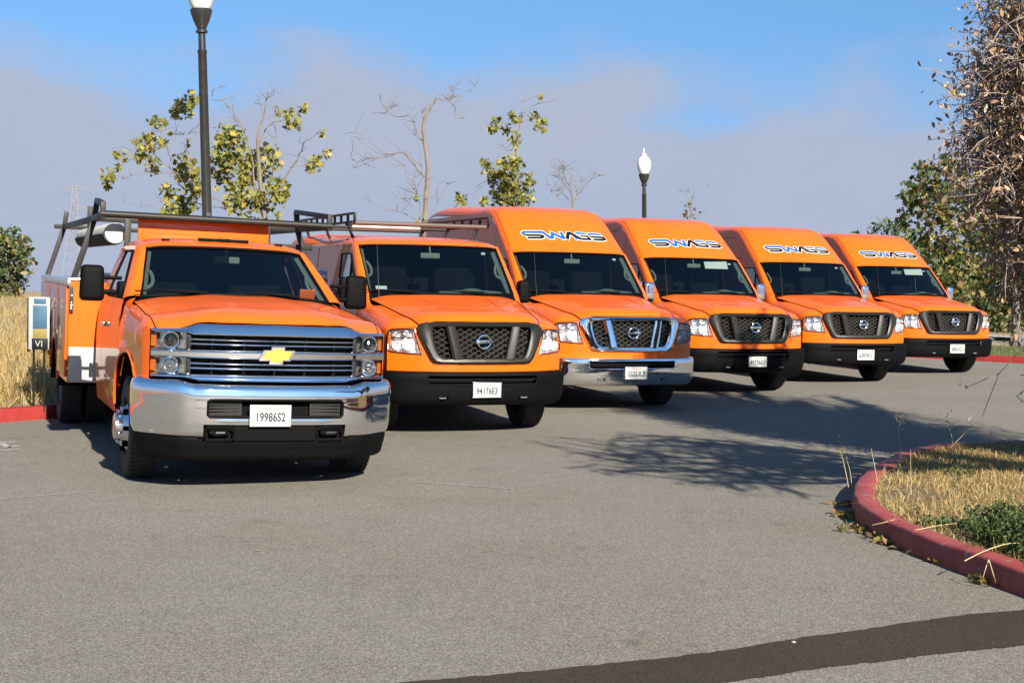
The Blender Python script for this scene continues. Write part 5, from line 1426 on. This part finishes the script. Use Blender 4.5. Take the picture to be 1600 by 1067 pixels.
# trees at the right behind the last van
traced_tree('plane_tree', 'broad yellow-green plane tree behind the last van, beside the dry tree', (1545, 545), 36.5, [
    ([(1588, 545), (1588, 500), (1584, 450), (1560, 380), (1520, 310)], .12, .04), ([(1586, 460), (1530, 420), (1470, 390)], .05, .012), ([(1575, 410), (1510, 340), (1440, 300)], .05, .012), ([(1540, 340), (1490, 280), (1450, 250)], .04, .01), ([(1586, 480), (1610, 420), (1640, 360)], .05, .015)],
    [(1446, 266, 20), (1428, 292, 22), (1460, 292, 30), (1430, 320, 30), (1470, 340, 40), (1488, 262, 26), (1450, 375, 30), (1480, 410, 36), (1500, 310, 42), (1520, 380, 46), (1540, 440, 40), (1500, 450, 34), (1560, 330, 46), (1560, 400, 46), (1590, 420, 44), (1585, 360, 40), (1415, 310, 12), (1412, 345, 14), (1475, 460, 22)],
    (0, 0, 1), bark='bark_grey', leaf=.17, lmats=('leaf_olive', 'leaf_mid', 'leaf_yellow', 'leaf_brown', 'leaf_deep'), wts=(4, 4, 1, 2, 4), dens=2.0, depth=1.3, twigs=4)
traced_tree('pine_tree', 'bushy green pine showing over the roof of the last van', (1385, 560), 50, [([(1388, 560), (1388, 450), (1388, 380)], .14, .06), ([(1388, 420), (1360, 380)], .05, .02), ([(1388, 430), (1425, 380)], .05, .02)],
    [(1388, 356, 18), (1370, 362, 14), (1405, 360, 18), (1352, 372, 12), (1425, 372, 20), (1395, 380, 26), (1440, 385, 18), (1370, 392, 22), (1415, 400, 26), (1440, 410, 22), (1338, 366, 6)],
    (0, 0, 1), bark='bark_dark', leaf=.26, lmats=('leaf_pine', 'leaf_mid', 'leaf_olive'), wts=(5, 3, 1), dens=2.6, depth=1.2, shape=OVAL*np.array([.6, 1.3, 1]))
traced_tree('evergreen_tree', 'dense dark evergreen behind the right end of the row', (1500, 560), 47, [([(1500, 545), (1500, 500), (1505, 440)], .2, .1), ([(1502, 480), (1470, 430)], .08, .03), ([(1502, 480), (1545, 430)], .08, .03)],
    [(1490, 420, 30), (1470, 450, 28), (1510, 440, 34), (1540, 430, 32), (1480, 480, 30), (1520, 480, 36), (1550, 470, 34), (1500, 510, 30), (1535, 515, 30), (1460, 400, 22), (1570, 505, 28), (1580, 450, 34), (1465, 500, 22), (1560, 530, 20), (1600, 480, 36), (1610, 520, 30)],
    (0, 0, 1), bark='bark_dark', leaf=.30, lmats=('leaf_deep', 'leaf_mid', 'dry_olive'), wts=(5, 2, 2), dens=2.6, depth=1.6, shape=OVAL*1.3)

# ---- big half-dry tree on the island, trunk out of frame on the right
big = thing('dry_tree', 'large half-dead brown tree hanging over the right edge of the picture', 'tree', (6.7, 8.6, .1))
# centre, radii, limbs, side twigs per limb, shoots per twig, leaves per shoot
ENV = [((7.7, 9.0, 4.7), (1.6, 2.2, 1.3), 7, 9, 5, 1), ((5.95, 12.2, 3.1), (1.95, 1.6, 2.2), 28, 34, 8, 2), ((4.75, 6.3, 4.3), (1.7, 1.9, .95), 15, 30, 6, 1), ((7.2, 11.2, 4.6), (2.4, 2.4, 1.8), 10, 12, 6, 1)]
trunk = MB(); limb = MB(); TW6, TW3, TIPS, SPRAY, TWB = [], [], [], [], []
B0 = np.array(big.location)
def bt(mb, P, r, n): mb.tube([tuple(p - B0) for p in P], r, n, cap=False)
bt(trunk, np.array([(6.7, 8.6, .05), (6.66, 8.62, .7), (6.72, 8.7, 1.5), (6.65, 8.8, 2.1)]), [.24, .19, .17, .15], 12)
def inside(p, k=1.0):
    return any(sum(((p[i]-e[0][i])/(e[1][i]*k))**2 for i in range(3)) < 1 for e in ENV)
def sway(p0, p1, n, amp):
    t_ = np.linspace(0, 1, n)[:, None]
    P = p0*(1-t_) + p1*t_
    w_ = rng.normal(size=(n, 3))*amp; w_[0] = 0; w_[-1] = 0
    P = P + np.cumsum(w_, axis=0)*np.sin(t_*pi)*.7
    P[:, 2] += np.sin(t_[:, 0]*pi)*.12*np.linalg.norm(p1-p0)
    return P
for c, r, nl, nt_, nsh, nlf in ENV:
    for _ in range(nl):
        q = rng.normal(size=3); q /= np.linalg.norm(q); q *= rng.random()**.4*.88
        tip = np.array(c) + q*np.array(r)
        P = sway(np.array((6.68, 8.72, 1.3 + .8*rng.random())), tip, 12, .10)
        bt(limb, P, np.linspace(.065, .022, 12), 6)
        if c[1] > 7 and c[2] > 4:      # heavy sprays of leaf at the limb ends
            for i in (6, 8, 9, 10, 11):
                if rng.random() < .9:
                    ax = P[min(i+1, 11)] - P[i-1]; ax /= np.linalg.norm(ax)
                    q2 = rng.normal(size=(95, 3))*.075 + ax*rng.normal(size=(95, 1))*.34
                    SPRAY += [P[i] + k_ - B0 for k_ in q2]
        for _ in range(nt_):
            i = rng.integers(4, 12); p = P[i]
            d = rng.normal(size=3); d /= np.linalg.norm(d)
            e = p + d*(.4 + .8*rng.random())
            if not inside(e): continue
            Q = sway(p, e, 6, .05); (TWB if c[1] < 7 else TW6).append(Q - B0)
            for _ in range(nsh):
                j = rng.integers(1, 6); d2 = d*.4 + rng.normal(size=3)*.7; d2[2] -= .35; d2 /= np.linalg.norm(d2)
                e2 = Q[j] + d2*(.16 + .36*rng.random())
                if not inside(e2, 1.04): continue
                TW3.append(np.array([Q[j], (Q[j]+e2)/2 + rng.normal(size=3)*.025, e2]) - B0)
                TIPS.append((e2, nlf)); TIPS.append(((Q[j]+e2)/2, nlf - 1))
# dense fringe of twigs on the camera's side of the crown
VC, VR = np.array((5.75, 12.2, 3.1)), np.array((1.82, 1.55, 2.25))
nb = 0
while nb < 3600:
    q = rng.normal(size=3); q /= np.linalg.norm(q); q *= rng.random()**.42
    p = VC + q*VR*.97
    if p[0] > 6.1 or p[2] < 1.35 + .9*max(0, (5.0 - p[0])): continue
    nb += 1
    d = rng.normal(size=3); d[0] -= .5; d[2] -= .1; d /= np.linalg.norm(d)
    e = p + d*(.3 + .4*rng.random())
    if ((e[0]-VC[0])/VR[0])**2 + ((e[1]-VC[1])/VR[1])**2 + ((e[2]-VC[2])/VR[2])**2 > 1.12: continue
    Q = sway(p, e, 6, .04); TW6.append(Q - B0)
    for _ in range(6):
        j = rng.integers(1, 6); d2 = d*.3 + rng.normal(size=3)*.7; d2[2] -= .3; d2 /= np.linalg.norm(d2)
        e2 = Q[j] + d2*(.10 + .26*rng.random())
        TW3.append(np.array([Q[j], (Q[j]+e2)/2 + rng.normal(size=3)*.02, e2]) - B0)
        TIPS.append((e2, 1 + int(rng.random() < .7)))
# a few long shoots drooping into view
for (x, y, z, x2, y2, z2) in ((5.2, 11.9, 1.6, 4.25, 12.0, .95), (5.4, 12.2, 1.5, 4.45, 12.1, .75), (5.2, 12.0, 3.4, 3.95, 12.0, 3.55), (5.2, 12.1, 3.9, 4.0, 12.2, 4.15), (5.3, 11.9, 3.0, 3.85, 12.1, 2.9), (5.2, 12.2, 2.6, 3.85, 12.2, 2.35)):
    P = sway(np.array((x, y, z)), np.array((x2, y2, z2)), 9, .05); bt(limb, P, np.linspace(.012, .003, 9), 4)
    for _ in range(16):
        j = rng.integers(3, 9); e2 = P[j] + rng.normal(size=3)*.13
        TW3.append(np.array([P[j], (P[j]+e2)/2, e2]) - B0); TIPS.append((e2, 2))
trunk.build('trunk', 'bark_dark', big); limb.build('limbs', 'bark_dark', big)['kind'] = 'stuff'
batch_tubes('branches', TW6, np.linspace(.0075, .004, 6), 'bark_twig', big, 4)
batch_tubes('branches', TWB, np.linspace(.024, .012, 6), 'bark_dark', big, 4)
batch_tubes('twigs', TW3, [.005, .0038, .0025], 'bark_twig', big, 3)
LP = []
for p, nlf in TIPS:
    for _ in range(nlf):
        LP.append(p + rng.normal(size=3)*.05 - B0)
LP = np.array(LP)
leaves('leaf_sprays', SPRAY, .10, ('dry_leaf', 'dry_dark', 'dry_olive'), OVAL*1.3, big, up=.2)
clump = np.sin(LP[:, 0]*2.1)*np.cos(LP[:, 1]*1.7 + LP[:, 2]*2.3)
a_ = LP[clump > .5]; b2 = LP[clump <= .5]
leaves('crown', b2, .048, ('dry_leaf', 'dry_dark', 'dry_olive', 'leaf_brown'), OVAL*1.25, big, up=.2, weights=(4, 4, 2, 1), droop=.35)
leaves('dry_clusters', a_, .056, ('dry_pod', 'dry_leaf', 'dry_dark', 'leaf_brown'), OVAL*np.array([.9, 1.3, 1]), big, up=.2, weights=(3, 3, 2, 1), droop=.6)

# ---- grasses
def blades(name, P, h, wd, lean, mats, label, category=None, weights=None, lo=.4):
    n = len(P)
    a = rng.random(n)*2*pi
    hh = h*(lo + (1-lo)*1.3*rng.random(n)); ln = lean*hh*rng.normal(size=n)
    dx, dy = np.cos(a), np.sin(a); b2 = rng.random(n)*2*pi
    V = np.zeros((n, 5, 3))
    V[:, 0] = P + np.stack([dx, dy, dx*0], 1)*wd*.5; V[:, 1] = P - np.stack([dx, dy, dx*0], 1)*wd*.5
    mid = P + np.stack([np.cos(b2)*ln*.4, np.sin(b2)*ln*.4, hh*.6], 1)
    V[:, 2] = mid - np.stack([dx, dy, dx*0], 1)*wd*.35; V[:, 3] = mid + np.stack([dx, dy, dx*0], 1)*wd*.35
    V[:, 4] = P + np.stack([np.cos(b2)*ln, np.sin(b2)*ln, np.maximum(hh - np.abs(ln)*.35, .02)], 1)
    me = bpy.data.meshes.new(name)
    me.vertices.add(n*5); me.vertices.foreach_set('co', V.reshape(-1))
    idx = (np.arange(n)[:, None]*5 + np.array([0, 1, 2, 3, 3, 2, 4])[None]).astype(np.int32).reshape(-1)
    me.loops.add(n*7); me.loops.foreach_set('vertex_index', idx)
    ls = np.stack([np.arange(n)*7, np.arange(n)*7 + 4], 1).reshape(-1).astype(np.int32)
    me.polygons.add(n*2); me.polygons.foreach_set('loop_start', ls); me.polygons.foreach_set('loop_total', np.tile([4, 3], n).astype(np.int32))
    for m_ in mats: me.materials.append(MATS[m_])
    wts = np.array(weights or [1]*len(mats), float)
    me.polygons.foreach_set('material_index', np.repeat(rng.choice(len(mats), n, p=wts/wts.sum()), 2).astype(np.int32))
    me.update(); me.validate()
    o = bpy.data.objects.new(name, me); COL.objects.link(o)
    return tag(o, label, category, kind='stuff')
ipoly = [tuple(p) for p in inn]
def on_island(n, x0, x1, y0, y1):
    o = []
    while len(o) < n:
        q = rng.random((n*2, 2))*np.array([x1-x0, y1-y0]) + np.array([x0, y0])
        for p in q:
            if inpoly(p[0], p[1], ipoly): o.append((p[0], p[1], .115))
            if len(o) >= n: break
    return np.array(o)
P = on_island(60000, 2.4, 7.5, 6.2, 14.2)
den = np.sin(P[:, 0]*3.1 + np.sin(P[:, 1]*2.3)*1.5)*np.cos(P[:, 1]*2.7)
P = P[(den > -.35) | (rng.random(len(P)) < .45)]
blades('dry_grass', P, .075, .0055, 1.9, ('straw', 'straw_dark', 'straw_pale'), 'dry straw-coloured grass covering the kerbed island', 'grass', (5, 3, 3))
P = on_island(700, 2.4, 6.5, 6.5, 14.0)
blades('tall_straw', P, .17, .004, .8, ('straw', 'straw_pale', 'straw_dark'), 'taller straw stems scattered over the kerbed island', 'grass')
# verge at the left
def wedge(n, a0, a1, d0, d1, nmin):
    o = []
    while len(o) < n:
        Y = d0*(d1/d0)**rng.random(); X = (a0 + (a1-a0)*rng.random())*Y
        nn = -.8*(X-KX) + .6*(Y-KY); tt_ = .6*(X-KX) + .8*(Y-KY)
        if nn > nmin and (tt_ < 21.8 or nn > 10.2): o.append((X, Y, zfield(tt_, nn) - .01))
    return np.array(o)
P = wedge(52000, -.62, -.27, 13, 70, .2)
sc_ = np.clip(P[:, 1]/25, .8, 2.2)
blades('verge_grass', P, .22, .010, .9, ('straw', 'straw_dark', 'straw_pale'), 'tall dry grass on the verge left of the truck', 'grass', (5, 3, 2))
P = []
for _ in range(9000):
    a_t, n_ = 22.2 + 5.6*rng.random(), -8 + 12*rng.random()
    P.append((*tn(a_t, n_), .125))
blades('lawn_grass', np.array(P), .07, .012, .5, ('weed_light', 'weed', 'straw_dark'), 'green lawn grass beyond the far kerb', 'grass', (4, 3, 2))

# green weed clump at the kerb of the island
wd_root = thing('weed_bush', 'low bright green weed clump growing by the island kerb', 'weed', (3.34, 8.30, .115))
st_ = MB(); WP = []
for _ in range(420):
    a = rng.random()*2*pi; r = sqrt(rng.random()); bx, by = .46*r*cos(a)*.9, .85*r*sin(a)
    bx += .12*by*-1
    if not inpoly(3.34 + bx, 8.30 + by, ipoly): continue
    hgt = (.10 + .16*(1-r*r))*(.6 + .6*rng.random())
    tip = np.array((bx + .10*rng.normal()*hgt*4, by + .10*rng.normal()*hgt*4, hgt))
    st_.tube([(bx, by, 0), tuple(tip*.5 + np.array((bx, by, 0))*.5 + rng.normal(size=3)*.01), tuple(tip)], [.003, .0025, .0015], 3, cap=False)
    for _ in range(26):
        q = rng.random()**.7
        WP.append(np.array((bx, by, 0))*(1-q) + tip*q + rng.normal(size=3)*.02)
WP = np.array(WP); WP[:, 2] = np.maximum(WP[:, 2], .01)
st_.build('stems', 'weed', wd_root)['kind'] = 'stuff'
leaves('foliage', WP, .022, ('weed', 'weed_light', 'leaf_deep'), OVAL*1.4, wd_root, up=.6, weights=(5, 3, 2))
for (x, y, r, lb) in ((2.86, 9.05, .08, 'small green weed sprouting at the inner edge of the island kerb'), (3.75, 11.5, .07, 'tiny green weed tuft in the middle of the dry island grass')):
    wr = thing('weed_tuft', lb, 'weed', (x, y, .115))
    Q = rng.normal(size=(220, 3))*np.array([r, r, .03]); Q[:, 2] = np.abs(Q[:, 2]) + .01
    leaves('foliage', Q, .028, ('weed', 'weed_light', 'leaf_deep'), OVAL*1.3, wr, up=.6)

# dry stalks and fallen leaves along the kerb
mat('stalk', (.55, .43, .22), .8)
def stalk(label, P, r=.004, seeds=0):
    P = np.array(P, float); b_ = P[0].copy()
    root = thing('dry_stalk', label, 'stalk', tuple(b_))
    MB().tube([tuple(p - b_) for p in cr(P, 4)], np.linspace(r*.6, r*.32, 4*(len(P)-1)+1), 5).build('stem', 'stalk', root)
    if seeds:
        t_ = P[-1] - b_
        Q = t_ + rng.normal(size=(seeds, 3))*np.array([.03, .03, .05])
        leaves('seed_head', Q, .022, ('straw', 'straw_dark'), OVAL, root, up=.2)
    return root
def gp(px, py, z=0.0):
    p = at(px, py, 10.0); d = p - Vector((0, 0, CAM_H)); k = (z - CAM_H)/d.z
    return np.array(Vector((0, 0, CAM_H)) + d*k)
def seg(px, py, q):   # point above a ground point, at the same depth
    return np.array(at(px, py, q))
g = gp(1328, 776); stalk('tall dry weed stalk with seed head left of the island kerb', [g, seg(1322, 740, g[1]), seg(1316, 715, g[1]), seg(1310, 700, g[1])], .006, 26)
g = gp(1331, 770); stalk('second dry stalk with a drooping seed head left of the island', [g, seg(1328, 735, g[1]), seg(1318, 705, g[1])], .005, 14)
g = gp(1371, 752, .14); stalk('dry stalk standing upright at the inner corner of the kerb', [g, seg(1366, 725, g[1]), seg(1361, 700, g[1])], .005, 0)
g = gp(1408, 716, .14); stalk('tall thin stalk with seed heads at the back of the island', [g, seg(1406, 690, g[1]), seg(1405, 665, g[1]), seg(1408, 660, g[1])], .005, 30)
g = gp(1484, 700, .14); stalk('broken straw stem leaning right at the back kerb', [g, seg(1508, 676, g[1]), seg(1528, 655, g[1])], .007, 0)
g = gp(1490, 700, .14); stalk('thin forked stem leaning left at the back kerb', [g, seg(1484, 672, g[1]), seg(1475, 655, g[1])], .005, 12)
g = gp(1424, 760, .14); stalk('single upright straw in the middle of the island', [g, seg(1423, 730, g[1]), seg(1423, 702, g[1])], .004, 0)
stalk('long fallen straw hanging over the near face of the kerb', [seg(1507, 876, 7.9), seg(1535, 862, 7.93), seg(1570, 850, 8.0), seg(1600, 848, 8.1)], .006)
stalk('fallen straw arching over the green weed clump', [seg(1552, 802, 8.9), seg(1575, 792, 8.9), seg(1600, 788, 8.9)], .006)
g = gp(1556, 912); stalk('bent straw leaning against the near kerb face', [seg(1545, 874, 7.72), seg(1550, 890, 7.66), g], .005)
g = gp(1541, 905); stalk('short straw leaning on the kerb beside the leaf pile', [seg(1545, 874, 7.74), seg(1540, 888, 7.7), g], .005)
stalk('straw lying across the kerb top on the left', [seg(1363, 820, 9.15), seg(1385, 815, 9.1), seg(1398, 811, 9.15)], .005)
stalk('long straw lying along the inner kerb edge', [seg(1425, 829, 8.75), seg(1460, 822, 8.8), seg(1495, 817, 8.9)], .005)
# litter
LPs = []
for (px, py, n_, s_) in ((1330, 808, 60, .07), (1345, 830, 70, .07), (1322, 790, 30, .05), (1385, 845, 60, .06), (1400, 850, 40, .05), (1425, 858, 40, .06), (1480, 878, 40, .05), (1500, 882, 50, .05), (1545, 905, 40, .05), (1535, 910, 25, .04), (1455, 872, 20, .06), (1580, 918, 16, .05)):
    c_ = gp(px, py)
    q = c_ + rng.normal(size=(n_, 3))*np.array([s_, s_, .012]); q[:, 2] = np.abs(q[:, 2]) + .012
    LPs += list(q)
tag(leaves('leaf_litter', LPs, .05, ('leaf_brown', 'straw_dark', 'leaf_olive'), OVAL*1.2, None, up=1.0), 'brown fallen leaves drifted along the foot of the island kerb', 'leaf litter', kind='stuff')
mat('pebble', (.34, .32, .29), .9)
for px, py, lb in ((1315, 783, 'pale pebble beside the left side of the island kerb'), (1240, 1005, 'small white pebble on the tar seam'), (402, 861, 'small dark twig scrap on the asphalt in front of the truck')):
    g = gp(px, py)
    o = MB().lathe([(.0001, 0), (.02, .006), (.022, .014), (.012, .024), (.0001, .027)], n=9, sx=1.2, sy=.8).build('pebble', 'pebble' if 'twig' not in lb else 'dry_dark')
    o.location = (g[0], g[1], .003); tag(o, lb, 'pebble' if 'twig' not in lb else 'twig')
    else_ = o.scale; o.scale = (.45, .45, .4)
    if 'twig' in lb: o.scale = (.9, .5, .3); o.name = 'twig_scrap'
